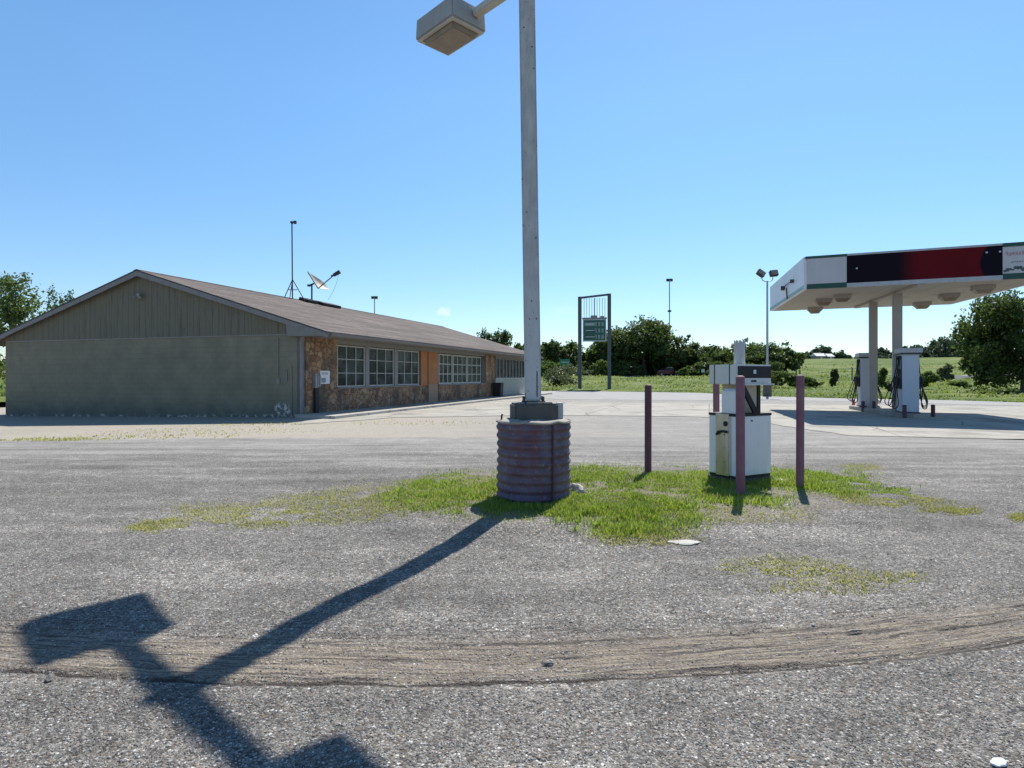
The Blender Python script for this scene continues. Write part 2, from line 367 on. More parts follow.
def make_culvert():
    t = NT('weathered purple culvert paint'); x, y, z = t.sep()
    n = t.noise(3, 6, .65); k = t.noise(22, 5, .7); st = t.noise(4, 5, .6, vec=t.scalevec((2.5, 2.5, .4)))
    c = t.mix(t.ramp(n, [(.38, 0.0), (.66, 1.0)]), (.095, .055, .075), (.155, .135, .155))
    c = t.mix(t.ramp(st, [(.45, 0.0), (.65, .7)]), c, (.17, .055, .075))
    low = t.math('SUBTRACT', 1.0, t.smooth(t.math('ADD', z, t.math('MULTIPLY', n, .2)), .2, .42))
    c = t.mix(t.math('MULTIPLY', low, .5), c, (.05, .035, .11))
    c = t.mix(t.ramp(k, [(.6, 0.0), (.66, .8)]), c, (.27, .23, .22))
    return t.fin(c, .6, 0, t.bump(k, .3, .004))
M['culvert'] = make_culvert()
M['purple'] = paint('faded purple bollard paint', (.20, .075, .112), (.30, .20, .20), .4, .6, 0, 7)
M['purple_dark'] = paint('dark purple bollard paint', (.115, .045, .065), (.05, .03, .03), .4, .6, 0, 7)
M['redpaint'] = paint('faded red bollard paint', (.38, .09, .08), (.2, .1, .08), .4, .6)
M['cabinet'] = paint('chalky white enamel', (.80, .80, .80), (.45, .43, .40), .25, .45, 0, 4, .05)
M['head_grey'] = paint('pale grey enamel', (.64, .64, .61), (.4, .38, .34), .3, .45)
M['beige'] = paint('beige enamel', (.50, .44, .33), (.3, .25, .18), .35, .5)
def make_stainless():
    t = NT('stained stainless panel'); n = t.noise(3, 5, .6, vec=t.scalevec((4, 4, .7))); k = t.noise(12, 5, .7)
    c = t.mix(t.ramp(n, [(.35, 0.0), (.65, 1.0)]), (.50, .49, .45), (.36, .34, .28))
    c = t.mix(t.ramp(k, [(.6, 0.0), (.7, .8)]), c, (.12, .10, .07))
    return t.fin(c, .28, .8, t.bump(n, .1, .01))
M['stainless'] = make_stainless()
M['canopy_white'] = paint('canopy white panel', (.50, .49, .51), (.32, .30, .32), .35, .4, 0, .9, .05)
M['canopy_side'] = paint('canopy side panel', (.66, .68, .72), (.45, .45, .47), .25, .4, 0, .9, .05)
M['canopy_green'] = paint('canopy dark green band', (.004, .06, .042), (.01, .03, .025), .3, .4)
M['canopy_soffit'] = paint('canopy ceiling panel', (.34, .31, .265), (.24, .21, .17), .35, .55, 0, .8)
M['canopy_trim'] = paint('canopy aluminium trim', (.42, .43, .45), amt=.3, rough=.4, metal=.3)
M['canopy_black'] = paint('canopy black vinyl', (.012, .010, .016), (.02, .014, .018), .3, .35, 0, 1)
_FL = (10.9, 22.3); _q = math.hypot(6.75, -3.05); _l = (6.75 / _q, -3.05 / _q)
def _u(px): u = (px - 512) / F; return (_FL[0] - _FL[1] * u) / (_l[1] * u - _l[0])
RED = [_u(p) - _u(846.5) for p in (896, 922, 980)]
def make_red():
    t = NT('canopy red and black vinyl'); o = t.obj(); x = t.sep(o)[0]
    zz = t.math('SUBTRACT', t.sep(o)[2], 5.3); a = t.smooth(x, RED[0], RED[1]); b = t.math('SUBTRACT', 1.0, t.smooth(t.math('SUBTRACT', x, t.math('MULTIPLY', t.math('MULTIPLY', zz, zz), .6)), RED[2], RED[2] + .07))
    f = t.math('MULTIPLY', a, b)
    c = t.mix(f, (.010, .008, .014), t.mix(t.noise(1.2, 5), (.135, .009, .014), (.09, .008, .012)))
    return t.fin(c, .6, 0, t.bump(t.noise(2, 3), .05, .02), .04)
M['canopy_red'] = make_red()
M['column'] = paint('canopy column paint', (.36, .33, .30), (.24, .21, .18), .35, .55)
M['pump_blue'] = paint('pump pale blue side panel', (.50, .54, .60), (.36, .37, .38), .25, .45)
M['sign_green'] = paint('price board green', (.008, .085, .065), (.02, .05, .04), .3, .4)
M['sign_plate'] = paint('faded price plate', (.22, .31, .285), (.06, .14, .12), .6, .5, 0, 1.5)
M['sign_steel'] = paint('sign post steel', (.075, .095, .105), (.05, .05, .05), .3, .5, .2)
M['highway_green'] = paint('highway sign green', (.015, .17, .11), amt=.15)
M['car_red'] = paint('burgundy car paint', (.085, .022, .035), (.05, .02, .02), .15, .2, .3)
M['rubber'] = paint('tyre rubber', (.02, .02, .02), amt=.3, rough=.8)
M['chrome'] = paint('chrome', (.7, .7, .7), amt=.1, rough=.15, metal=1)
M['white'] = paint('plain white', (.72, .72, .72), amt=.2)
M['blue_mark'] = paint('faded blue print', (.18, .25, .31), amt=.2)
M['red_mark'] = paint('faded red print', (.46, .27, .29), amt=.3)
M['pale_mark'] = paint('pale print', (.55, .58, .58), amt=.3)
M['dish'] = paint('satellite dish grey', (.27, .24, .20), (.25, .22, .2), .4)
M['rock'] = make_concrete('pale rock', (.5, .48, .44), (.34, .32, .29))
M['barn_roof'] = paint('tin roof', (.6, .6, .6), amt=.2, rough=.4)
M['barn_wall'] = paint('barn wall', (.20, .20, .21), amt=.3)
M['wood'] = paint('grey wood', (.16, .14, .12), amt=.4)

# stones with per-stone colour
t = NT('loose gravel stones'); ri = t.geo.outputs['Random Per Island']
M['pebble'] = t.fin(t.mix(t.math('MULTIPLY', t.noise(160, 3), .5), t.ramp(ri, [(0, (.07, .068, .07)), (.3, (.15, .14, .13)), (.45, (.24, .175, .125)), (.6, (.22, .21, .20)), (.80, (.34, .33, .31)), (1, (.62, .61, .58))]), (.15, .14, .13)), .85, 0, None, .3)

# ------------------------------------------------------------------ geometry helpers
def tag(o, label=None, cat=None, group=None, kind=None):
    for k, v in (('label', label), ('category', cat), ('group', group), ('kind', kind)):
        if v: o[k] = v
    return o
def empty(name, loc, rz=0, label=None, cat=None, group=None):
    o = bpy.data.objects.new(name, None); col.objects.link(o); o.location = loc; o.rotation_euler = (0, 0, rz)
    return tag(o, label, cat, group)
def link(name, me, mat, parent=None, smooth=False):
    o = bpy.data.objects.new(name, me); col.objects.link(o); o.parent = parent
    if mat is not None: me.materials.append(mat)
    if smooth: me.polygons.foreach_set('use_smooth', [True] * len(me.polygons))
    return o
class MB:
    def __init__(s): s.v = []; s.f = []
    def add(s, vs, fs):
        k = len(s.v); s.v += [tuple(v) for v in vs]; s.f += [tuple(i + k for i in f) for f in fs]; return s
    def box(s, c, d, rot=None):
        x, y, z = (q / 2 for q in d)
        vs = [Vector((a, b, e)) for a in (-x, x) for b in (-y, y) for e in (-z, z)]
        if rot is not None: vs = [rot @ v for v in vs]
        return s.add([v + Vector(c) for v in vs], [(0, 1, 3, 2), (4, 6, 7, 5), (0, 4, 5, 1), (2, 3, 7, 6), (0, 2, 6, 4), (1, 5, 7, 3)])
    def bb(s, x0, x1, y0, y1, z0, z1): return s.box(((x0 + x1) / 2, (y0 + y1) / 2, (z0 + z1) / 2), (x1 - x0, y1 - y0, z1 - z0))
    def tube(s, pts, rad, n=10, caps=True):
        pts = [Vector(p) for p in pts]; rad = rad if isinstance(rad, (list, tuple)) else [rad] * len(pts)
        rings = []
        d0 = (pts[1] - pts[0]).normalized(); up = Vector((0, 0, 1)) if abs(d0.z) < .9 else Vector((1, 0, 0))
        a = d0.cross(up).normalized()
        vs = []
        for i, p in enumerate(pts):
            d = (pts[min(i + 1, len(pts) - 1)] - pts[max(i - 1, 0)]).normalized()
            a = (a - d * a.dot(d)).normalized(); b = d.cross(a)
            vs += [p + (a * math.cos(2 * math.pi * k / n) + b * math.sin(2 * math.pi * k / n)) * rad[i] for k in range(n)]
        fs = [(i * n + k, i * n + (k + 1) % n, (i + 1) * n + (k + 1) % n, (i + 1) * n + k) for i in range(len(pts) - 1) for k in range(n)]
        if caps: fs += [tuple(range(n - 1, -1, -1)), tuple((len(pts) - 1) * n + k for k in range(n))]
        return s.add(vs, fs)
    def cyl(s, p, r, h, n=20, r2=None): return s.tube([p, (p[0], p[1], p[2] + h)], [r, r if r2 is None else r2], n)
    def prism(s, poly, a, b, axis='x'):
        """poly of 2-D points extruded from a to b along axis"""
        n = len(poly)
        def P(u, v, q): return {'x': (q, u, v), 'y': (u, q, v), 'z': (u, v, q)}[axis]
        return s.add([P(u, v, a) for u, v in poly] + [P(u, v, b) for u, v in poly],
                     [tuple(range(n - 1, -1, -1)), tuple(range(n, 2 * n))] + [(i, (i + 1) % n, n + (i + 1) % n, n + i) for i in range(n)])
    def build(s, name, mat, parent=None, smooth=False, bevel=0, xf=None):
        me = bpy.data.meshes.new(name); me.from_pydata([xf @ Vector(v) for v in s.v] if xf else s.v, [], s.f); me.validate()
        bm = bmesh.new(); bm.from_mesh(me); bmesh.ops.recalc_face_normals(bm, faces=bm.faces)
        if bevel: bmesh.ops.bevel(bm, geom=[e for e in bm.edges if e.is_manifold and e.calc_face_angle(0) > .5], offset=bevel, segments=2, affect='EDGES', clamp_overlap=True)
        bm.to_mesh(me); bm.free()
        o = link(name, me, mat, parent)
        if smooth:
            me.polygons.foreach_set('use_smooth', [True] * len(me.polygons)); me.set_sharp_from_angle(angle=R(35))
        return o
def np_mesh(name, V, Fq, mat, parent=None, smooth=False):
    """V (n,3), Fq (m,k) faces all of k corners"""
    me = bpy.data.meshes.new(name); V = np.asarray(V, np.float32); Fq = np.asarray(Fq, np.int32)
    me.vertices.add(len(V)); me.vertices.foreach_set('co', V.ravel())
    m, k = Fq.shape
    me.loops.add(m * k); me.loops.foreach_set('vertex_index', Fq.ravel())
    me.polygons.add(m); me.polygons.foreach_set('loop_start', np.arange(0, m * k, k, dtype=np.int32)); me.polygons.foreach_set('loop_total', np.full(m, k, np.int32))
    me.update(calc_edges=True)
    return link(name, me, mat, parent, smooth)

def copy_tree(o, parent=None):
    c = o.copy(); col.objects.link(c); c.parent = parent
    for ch in list(o.children): copy_tree(ch, c)
    return c
rng = np.random.default_rng(7)
def vnoise(x, y, seed=0):
    """cheap vectorised value noise"""
    x = np.asarray(x, float); y = np.asarray(y, float); xi = np.floor(x); yi = np.floor(y); fx = x - xi; fy = y - yi
    fx = fx * fx * (3 - 2 * fx); fy = fy * fy * (3 - 2 * fy)
    def hsh(a, b):
        q = np.sin(a * 127.1 + b * 311.7 + seed * 74.7) * 43758.5453; return q - np.floor(q)
    return (hsh(xi, yi) * (1 - fx) + hsh(xi + 1, yi) * fx) * (1 - fy) + (hsh(xi, yi + 1) * (1 - fx) + hsh(xi + 1, yi + 1) * fx) * fy
def sst(v, a, b): q = np.clip((v - a) / (b - a), 0, 1); return q * q * (3 - 2 * q)
def track_v(x, y): return y - (3.19 + .05 * x + .036 * x * x)
def GZ(x, y, fine=False):
    x = np.asarray(x, float); y = np.asarray(y, float)
    e = ((x - 1.3) / 3.6) ** 2 + ((y - 7.8) / 2.6) ** 2
    z = .10 * np.clip(1.15 - e, 0, 1) ** .8
    z = z - .018 * np.clip(-x - 7.5, 0, 60) * sst(y, 9, 18)
    if fine:
        v = track_v(x, y); m = sst(v, -.4, -.25) * (1 - sst(v, .2, .45)) * (np.abs(x) < 8)
        z = z + m * (.018 * (vnoise(v * 22, x * .7, 3) - .5) + .010 * (vnoise(v * 50, x * 3, 4) - .5) - .012)
        z = z - .008 * np.exp(-((v + .235) / .02) ** 2) * (np.abs(x) < 8)
        near = (1 - sst(y, 10, 20))
        z = z + near * (.02 * (vnoise(x * 1.3, y * 1.3, 1) - .5) + .010 * (vnoise(x * 6, y * 6, 2) - .5))
    return z
def gz(x, y): return float(GZ(x, y))
def at(px, Z): return (px - 512) / F * Z
def hz(py, Z): return HC + (HY - py) / F * Z

# ------------------------------------------------------------------ GROUND
def spaced(a, b, step, grow, lim):
    out = []; s = step; v = b
    while v < lim: s *= grow; v += s; out.append(v)
    return out
xs = list(np.arange(-4.5, 5.5, .03)); ys = list(np.arange(1.5, 8.6, .03))
r_ = spaced(0, xs[-1], .03, 1.09, 1500); l_ = [-(q) for q in spaced(0, -xs[0], .03, 1.09, 1500)]
xs = sorted(l_) + xs + r_
ys = sorted([1.5 - (q) for q in spaced(0, 0, .03, 1.12, 60)]) + ys + spaced(0, ys[-1], .03, 1.07, 2500)
X, Y = np.meshgrid(xs, ys)
Zg = GZ(X, Y, True); Zg = Zg - .6 * sst(Y, 70, 120)
V = np.stack([X, Y, Zg], -1).reshape(-1, 3); nx = len(xs); ny = len(ys)
I = (np.arange(ny - 1)[:, None] * nx + np.arange(nx - 1)[None]).ravel()
g = np_mesh('ground', V, np.stack([I, I + 1, I + nx + 1, I + nx], 1), M['ground'], None, True); tag(g, kind='structure')

def sheet(name, poly, mat, dz, sub=.0):
    """flat sheet following the lot, poly in world x, y"""
    bm = bmesh.new(); vs = [bm.verts.new((x, y, 0)) for x, y in poly]; bm.faces.new(vs)
    bmesh.ops.triangulate(bm, faces=bm.faces)
    for _ in range(4): bmesh.ops.subdivide_edges(bm, edges=[e for e in bm.edges if e.calc_length() > 2.5], cuts=1, use_grid_fill=False)
    bmesh.ops.triangulate(bm, faces=bm.faces)
    for v in bm.verts: v.co.z = gz(v.co.x, v.co.y) + dz
    bmesh.ops.recalc_face_normals(bm, faces=bm.faces)
    me = bpy.data.meshes.new(name); bm.to_mesh(me); bm.free()
    if me.polygons[0].normal.z < 0: me.flip_normals()
    return tag(link(name, me, mat), kind='structure')
def gp(px, py): Z = HC * F / (py - HY); return (at(px, Z), Z)
def rough_line(pts, amp, seed):
    out = []; rr = random.Random(seed)
    for i in range(len(pts) - 1):
        a, b = pts[i], pts[i + 1]; n = 10
        for k in range(n):
            f = k / n; out.append((a[0] + (b[0] - a[0]) * f + rr.uniform(-amp, amp), a[1] + (b[1] - a[1]) * f + rr.uniform(-amp, amp)))
    out.append(pts[-1]); return out
near = rough_line([gp(300, 424.5), gp(400, 417.5), gp(560, 415.5), gp(700, 417), gp(770, 424), gp(850, 436), gp(1100, 441)], .10, 3)
farl = rough_line([gp(1100, 407), gp(850, 405.5), gp(760, 404), gp(560, 402.5), gp(500, 399)], .06, 4)
sheet('apron', near + farl + [(-3.0, 34), (-7.2, 21.4)], M['apron'], .012)
EDGE = [(-160, 20), (-60, 33), (-31, 37), (-10, 57), (4.8, 60), (16.6, 53), (18.6, 44), (22, 39.5), (26.7, 37), (28.6, 33.5), (45, 27), (140, 10)]
sheet('frontage_road', [(-8, 59.5), (4.8, 61), (16.6, 54), (19.2, 44.5), (22.5, 40.2), (27, 37.8), (29, 34.2), (46, 27.5), (42, 22), (26, 29.5), (22, 33.5), (17.5, 36.5), gp(700, 400.5), gp(560, 399.5), gp(530, 397)], M['road'], .008)

# ------------------------------------------------------------------ FIELD beyond the lot
def edge_r(th):
    """distance along azimuth th (from +Y, to the right) at which the field starts"""
    d = Vector((math.sin(th), math.cos(th))); best = 1e9
    for a, b in zip(EDGE, EDGE[1:]):
        ax, ay = a; ex, ey = b[0] - ax, b[1] - ay
        den = d.x * ey - d.y * ex
        if abs(den) < 1e-9: continue
        tt = (ax * ey - ay * ex) / den; uu = (ax * d.y - ay * d.x) / den
        if tt > 0 and -1e-6 <= uu <= 1 + 1e-6: best = min(best, tt)
    return best
def FZ(x, y, r0):
    r = math.hypot(x, y); px = 512 + F * x / max(y, 1e-3) if y > 0 else (1400 if x > 0 else -400)
    q = lambda v, a, b: float(sst(v, a, b))
    z = .03 + (1.25) * q(r, r0 + 4, 132) + .10 * q(r, r0, r0 + 1.5)
    wgt = q(px, 735, 800)
    z += wgt * (7.4 * q(r, 125, 300) + 1.0 * q(r, 300, 420))
    z += (float(vnoise(x * .12, y * .12, 5)) - .5) * .5 * q(r, r0 + 3, r0 + 20)
    z += (float(vnoise(x * .5, y * .5, 6)) - .5) * .22 * q(r, r0 + 1, r0 + 5)
    return z
ths = np.linspace(R(-86), R(86), 240); R0 = [edge_r(t) for t in ths]
fr = np.concatenate([np.linspace(0, .5, 50), np.linspace(.52, 1, 46)]); 
V = []
for th, r0 in zip(ths, R0):
    for f in fr:
        r = r0 + (150 - r0) * (f / .5) ** 1.3 if f <= .5 else 150 * (2200 / 150) ** ((f - .5) / .5)
        wob = (float(vnoise(th * 60, 1, 8)) - .5) * .9 * (f < .01)
        r += wob
        x, y = r * math.sin(th), r * math.cos(th); V.append((x, y, FZ(x, y, r0) - (.12 if f < .005 else 0)))
nf = len(fr); I = (np.arange(len(ths) - 1)[:, None] * nf + np.arange(nf - 1)[None]).ravel()
tag(np_mesh('grass_field', V, np.stack([I, I + 1, I + nf + 1, I + nf], 1)[:, ::-1], M['field'], None, True), kind='structure')
def fz(x, y):
    th = math.atan2(x, y); r0 = edge_r(th)
    return FZ(x, y, r0) if math.hypot(x, y) > r0 else gz(x, y)

def ribbon(name, pts, wd, mat, dz):
    V, Fs = [], []
    for i, p in enumerate(pts):
        a = pts[max(i - 1, 0)]; b = pts[min(i + 1, len(pts) - 1)]
        d = Vector((b[0] - a[0], b[1] - a[1])).normalized(); n = Vector((-d.y, d.x)) * wd / 2
        zc = max(fz(p[0], p[1]), fz(p[0] + n.x, p[1] + n.y), fz(p[0] - n.x, p[1] - n.y)) + dz
        for s, zz in ((-1.25, zc - .5), (-1, zc), (1, zc), (1.25, zc - .5)): V.append((p[0] + n.x * s, p[1] + n.y * s, zz))
        if i: k = 4 * i; Fs += [(k - 4 + j, k + j, k + j + 1, k - 3 + j) for j in range(3)]
    m = MB(); m.add(V, Fs); o = m.build(name, mat); return tag(o, kind='structure')
ribbon('highway', [(x, 133 + .0006 * (x - 20) ** 2) for x in range(-60, 66, 6)], 9, M['highway'], .06)
ribbon('side_road', [(at(px, 95 - (px - 900) * .05), 95 - (px - 900) * .05) for px in range(935, 1120, 15)], 5, M['road'], .35)

# ------------------------------------------------------------------ STORE BUILDING
CX, CY, BA = -7.67, 21.7, math.atan2(.95, .312)
bld = empty('store_building', (CX, CY, 0), BA, 'long low store with green block end wall, stone front and brown shingle roof', 'building')
Wd, RW, RZ, SL = 15.5, 7.5, 5.72, .30; L = 28.4; EO = 1.35; RO = .28; EZ = 2.93
def rz_(wv): return RZ - SL * abs(wv - RW)
def tf(px): u = (px - 512) / F; return (CX - CY * u) / (.95 * u - .312)
# local: x along the front (away from camera), y across to the left, z up
m = MB(); m.bb(0, .2, 0.001, Wd, -.6, 3.0); m.build('end_wall', M['block'], bld)
m = MB(); m.prism([(0.001, 3.002), (Wd, 3.002), (Wd, rz_(Wd) - .12), (RW, RZ - .12), (0.001, rz_(0) - .12)], -.015, .18); m.build('gable_siding', M['siding'], bld)
m = MB(); m.bb(-.035, -.016, .2, Wd - .1, 2.99, 3.035); m.build('siding_trim', M['soffit'], bld)
m = MB(); m.bb(.2, L - .6, Wd - .2, Wd, -.6, 3.0); m.bb(L - .6, L - .4, 0, Wd, -.3, 3.0); m.prism([(0, 3), (Wd, 3), (RW, RZ - .12)], L - .6, L - .4); m.build('rear_wall', M['block'], bld)
# roof slabs
def slab(w0, w1, thick, mat, name, z_off=0):
    m = MB(); a, b = rz_(w0) + z_off, rz_(w1) + z_off
    m.prism([(w0, a), (w1, b), (w1, b - thick), (w0, a - thick)], -RO, L + .0); return m.build(name, mat, bld)
slab(-EO, RW, .05, M['shingle'], 'roof_slope', .0); slab(RW, Wd + EO, .05, M['shingle'], 'roof_slope', .0)
m = MB(); m.prism([(RW - .17, RZ - .03), (RW, RZ + .022), (RW + .17, RZ - .03), (RW + .17, RZ - .05), (RW, RZ - .01), (RW - .17, RZ - .05)], -RO - .01, L + .01); m.build('ridge_cap', M['shingle'], bld)
# rake boards (front end) with dark drip edge
for a, b, nm in ((-EO, RW, 'rake_board'), (Wd + EO, RW, 'rake_board')):
    m = MB(); m.prism([(a, rz_(a) - .055), (b, RZ - .055), (b, RZ - .25), (a, rz_(a) - .22)], -RO + .0, -RO + .03); m.build(nm, M['fascia_grey'], bld)
    m = MB(); m.prism([(a, rz_(a) + .0), (b, RZ), (b, RZ - .052), (a, rz_(a) - .052)], -RO - .012, -RO - .002); m.build('drip_edge', M['dark_metal'], bld)
    m = MB(); m.prism([(a, rz_(a) - .10), (b, RZ - .10), (b, RZ - .12), (a, rz_(a) - .12)], -RO + .032, -.016); m.build('rake_soffit', M['soffit'], bld)
    m = MB(); m.prism([(a, rz_(a) - .055), (b, RZ - .055), (b, RZ - .25), (a, rz_(a) - .22)], L - .03, L + .0); m.build(nm, M['fascia_grey'], bld)
# boxed eave return
m = MB(); m.prism([(-EO + .05, EZ), (.35, EZ), (.42, rz_(.42) - .23), (-EO + .05, rz_(-EO) - .16)], -RO + .035, -.02); m.build('eave_return', M['fascia_grey'], bld)
# eave soffit, fascia, gutter
m = MB(); m.bb(-.02, L - .05, -EO + .03, 0, EZ, EZ + .02); m.build('eave_soffit', M['soffit'], bld)
m = MB(); m.bb(-RO, L, -EO - .02, -EO + .02, EZ - .04, rz_(-EO) - .055); m.build('eave_fascia', M['gutter'], bld)
m = MB(); m.prism([(-EO - .025, rz_(-EO) - .06), (-EO - .14, rz_(-EO) - .06), (-EO - .13, rz_(-EO) - .14), (-EO - .09, rz_(-EO) - .17), (-EO - .025, rz_(-EO) - .17)], -RO + .1, L - .1); m.build('gutter', M['gutter'], bld)
m = MB(); m.bb(0.0, L - .6, -.05, .05, 2.77, EZ); m.build('header_board', M['soffit'], bld)
# corner strip (grey) then stone
T = {p: tf(p) for p in (304, 334, 336, 418, 419.5, 426, 427.5, 437, 438, 481, 484, 494, 495.5, 524, 528)}
m = MB(); m.bb(0, T[304], -.02, .12, -.3, EZ); m.build('corner_board', M['trim_grey'], bld)
m = MB(); m.bb(T[304], T[336] - .06, -.10, .12, -.3, EZ); m.build('stone_pier', M['stone'], bld)
m = MB(); m.bb(T[336] - .06, T[426], -.10, .12, -.3, 1.0); m.build('stone_base', M['stone'], bld)
m = MB(); m.bb(T[438] - .1, T[484], -.10, .12, -.3, 1.0); m.build('stone_base', M['stone'], bld)
m = MB(); m.bb(T[484], T[494], -.12, .12, -.3, EZ); m.build('stone_pier', M['stone'], bld)
m = MB(); m.bb(T[336] - .06, T[418], -.14, .0, 1.0, 1.045); m.build('window_ledge', M['trim_grey'], bld)
m = MB(); m.bb(T[438] - .1, T[484], -.14, .0, 1.0, 1.045); m.build('window_ledge', M['trim_grey'], bld)
m = MB(); m.bb(T[419.5], T[426], -.085, .06, 1.0, 2.77); m.build('plywood_panel', M['ply'], bld)
m = MB(); m.bb(T[427.5], T[438] - .1, -.06, .06, 1.05, 2.77); m.build('plywood_panel', M['ply'], bld)
m = MB(); m.bb(T[427.5], T[438] - .1, -.065, .06, -.1, 1.05); m.build('kick_panel', M['ply_pale'], bld)
d = MB(); d.bb(T[426], T[427.5], .02, .08, 0, 2.77); d.build('door', M['dark_metal'], bld)  # narrow dark strip, its colour stands for shade in the gap between panels
m = MB(); m.bb(T[528] - .6, L - .6, -.04, .10, -.2, 2.85); m.build('end_door_panel', M['black'], bld)

def window(x0, x1, z0, z1, nc, nr, name='window', pane=M['glass'], fr=M['white_frame'], bar=.026, y=-.03, ow=.05):
    m = MB()
    m.bb(x0, x0 + ow, y - .02, y + .05, z0, z1); m.bb(x1 - ow, x1, y - .02, y + .05, z0, z1)
    m.bb(x0 + ow, x1 - ow, y - .02, y + .05, z0, z0 + ow); m.bb(x0 + ow, x1 - ow, y - .02, y + .05, z1 - ow, z1)
    for i in range(1, nc): q = x0 + (x1 - x0) * i / nc; m.bb(q - bar / 2, q + bar / 2, y - .01, y + .028, z0 + ow, z1 - ow)
    for i in range(1, nr): q = z0 + (z1 - z0) * i / nr; m.bb(x0 + ow, x1 - ow, y - .014, y + .026, q - bar / 2, q + bar / 2)
    w_ = m.build(name, fr, bld)
    m = MB(); m.bb(x0 + ow * .5, x1 - ow * .5, y + .029, y + .04, z0 + ow * .5, z1 - ow * .5); m.build('pane', pane, w_)
    return w_
for a, b in ((336, 364), (367.5, 393), (396.3, 418)):
    window(tf(a), tf(b), 1.06, 2.74, 3, 3)
for a, b in ((364, 367.5), (393, 396.3)):
    m = MB(); m.bb(tf(a), tf(b), -.09, .06, 1.045, 2.77); m.build('window_post', M['trim_grey'], bld)
for a, b in ((438, 451.5), (452.3, 466), (466.8, 480.3)):
    window(tf(a), tf(b), 1.06, 2.72, 3, 3, ow=.07, bar=.045)
m = MB(); m.bb(T[481] - .1, T[484], -.09, .06, 1.045, 2.77); m.build('window_post', M['dark_metal'], bld)
# dark interior behind windows
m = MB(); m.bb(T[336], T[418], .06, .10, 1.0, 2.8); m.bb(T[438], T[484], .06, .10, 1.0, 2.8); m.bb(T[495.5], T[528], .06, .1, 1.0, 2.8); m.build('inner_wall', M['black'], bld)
# last bay: tall dark lights over a pale low wall
x0, x1 = T[495.5], T[524]; n = 9
for i in range(n):
    a = x0 + (x1 - x0) * i / n; b = x0 + (x1 - x0) * (i + 1) / n
    window(a + .01, b - .01, 1.35, 2.75, 1, 1, 'window', M['glass_dark'], M['trim_grey'], ow=.06)
m = MB(); m.bb(T[494], T[524] + .3, -.07, .06, -.2, 1.29); m.build('low_wall', M['lowwall'], bld)
m = MB(); m.bb(T[494], T[524] + .2, -.12, .0, 1.29, 1.345); m.build('window_ledge', M['white_frame'], bld)
# gable lamp, conduit and meter
m = MB(); m.box((-.10, RW + .05, 4.72), (.16, .16, .14)); m.tube([(-.12, RW + .13, 4.70), (-.24, RW + .20, 4.62)], [.03, .07], 10); m.tube([(-.12, RW - .03, 4.70), (-.24, RW - .10, 4.62)], [.03, .07], 10)
m.build('gable_floodlight', M['soffit'], bld)
m = MB(); m.bb(-.04, -.005, .86, 1.0, 1.20, 1.42); m.tube([(-.03, .93, 1.42), (-.03, .93, 2.9)], .018, 8); m.build('conduit_box', M['soffit'], bld)
m = MB(); m.tube([(-.03, .35, 0.05), (-.03, .35, 1.9)], .022, 8); m.tube([(-.03, .55, 1.3), (-.03, .55, 1.75)], .02, 8); m.build('conduit', M['trim_grey'], bld)

# walkway beside the front
m = MB(); prof = [(-.102, -.2), (-.102, .13), (-1.75, .11), (-1.75, -.2)]
m.prism(prof, -.4, L + 1.5, 'x'); o = m.build('walkway', M['walk'], None, bevel=.012, xf=Matrix.Translation((CX, CY, 0)) @ Matrix.Rotation(BA, 4, 'Z')); tag(o, kind='structure')

def loc_b(t, wv, z=0): return (CX + .312 * t - .95 * wv, CY + .95 * t + .312 * wv, z)
# electric meter box and notice on the stone pier
e = empty('meter_box', loc_b((tf(311) + tf(317)) / 2 - .05, -.10, 0), BA, 'grey electric meter cabinets with dark conduit on the stone pier', 'meter box')
m = MB(); m.bb(-.18, .02, -.12, 0, 1.05, 1.60); m.bb(.05, .22, -.10, 0, 1.10, 1.52); m.build('cabinet', M['trim_grey'], e, bevel=.008)
m = MB(); m.tube([(-.14, -.135, 1.12), (-.14, -.135, 1.48)], .022, 8); m.tube([(-.04, -.135, 1.12), (-.04, -.135, 1.48)], .022, 8); m.tube([(.13, -.115, 1.18), (.13, -.115, 1.45)], .022, 8); m.build('latch_strip', M['galv'], e)
m = MB(); m.bb(-.12, .10, -.09, -.005, .10, 1.05); m.build('conduit', M['black'], e)
e = empty('wall_notice', loc_b((tf(317.5) + tf(327)) / 2, -.10, 0), BA, 'white notice with blue and grey print beside the meter cabinets', 'notice')
tw = (tf(327) - tf(317.5)) / 2
m = MB(); m.bb(-tw, tw, -.03, -.004, 1.20, 1.70); m.build('board', M['white'], e)
m = MB(); m.bb(-tw * .78, tw * .1, -.034, -.031, 1.25, 1.43); m.build('picture_print', M['blue_mark'], e)
m = MB()
for k in range(2): m.bb(-tw * .8, tw * .6, -.034, -.031, 1.56 + k * .05, 1.585 + k * .05)
m.build('text_print', M['trim_grey'], e)
# trash bin
e = empty('trash_bin', loc_b(tf(490.5), -.55, .12), BA, 'black trash bin on the walkway in front of the far stone pier', 'trash bin')
m = MB(); m.prism([(-.24, 0), (.24, 0), (.29, .86), (-.29, .86)], -.30, .30, 'x'); m.build('bin_body', M['black'], e, bevel=.02)
m = MB(); m.bb(-.33, .33, -.32, .32, .861, .93); m.build('lid', M['black'], e, bevel=.02)

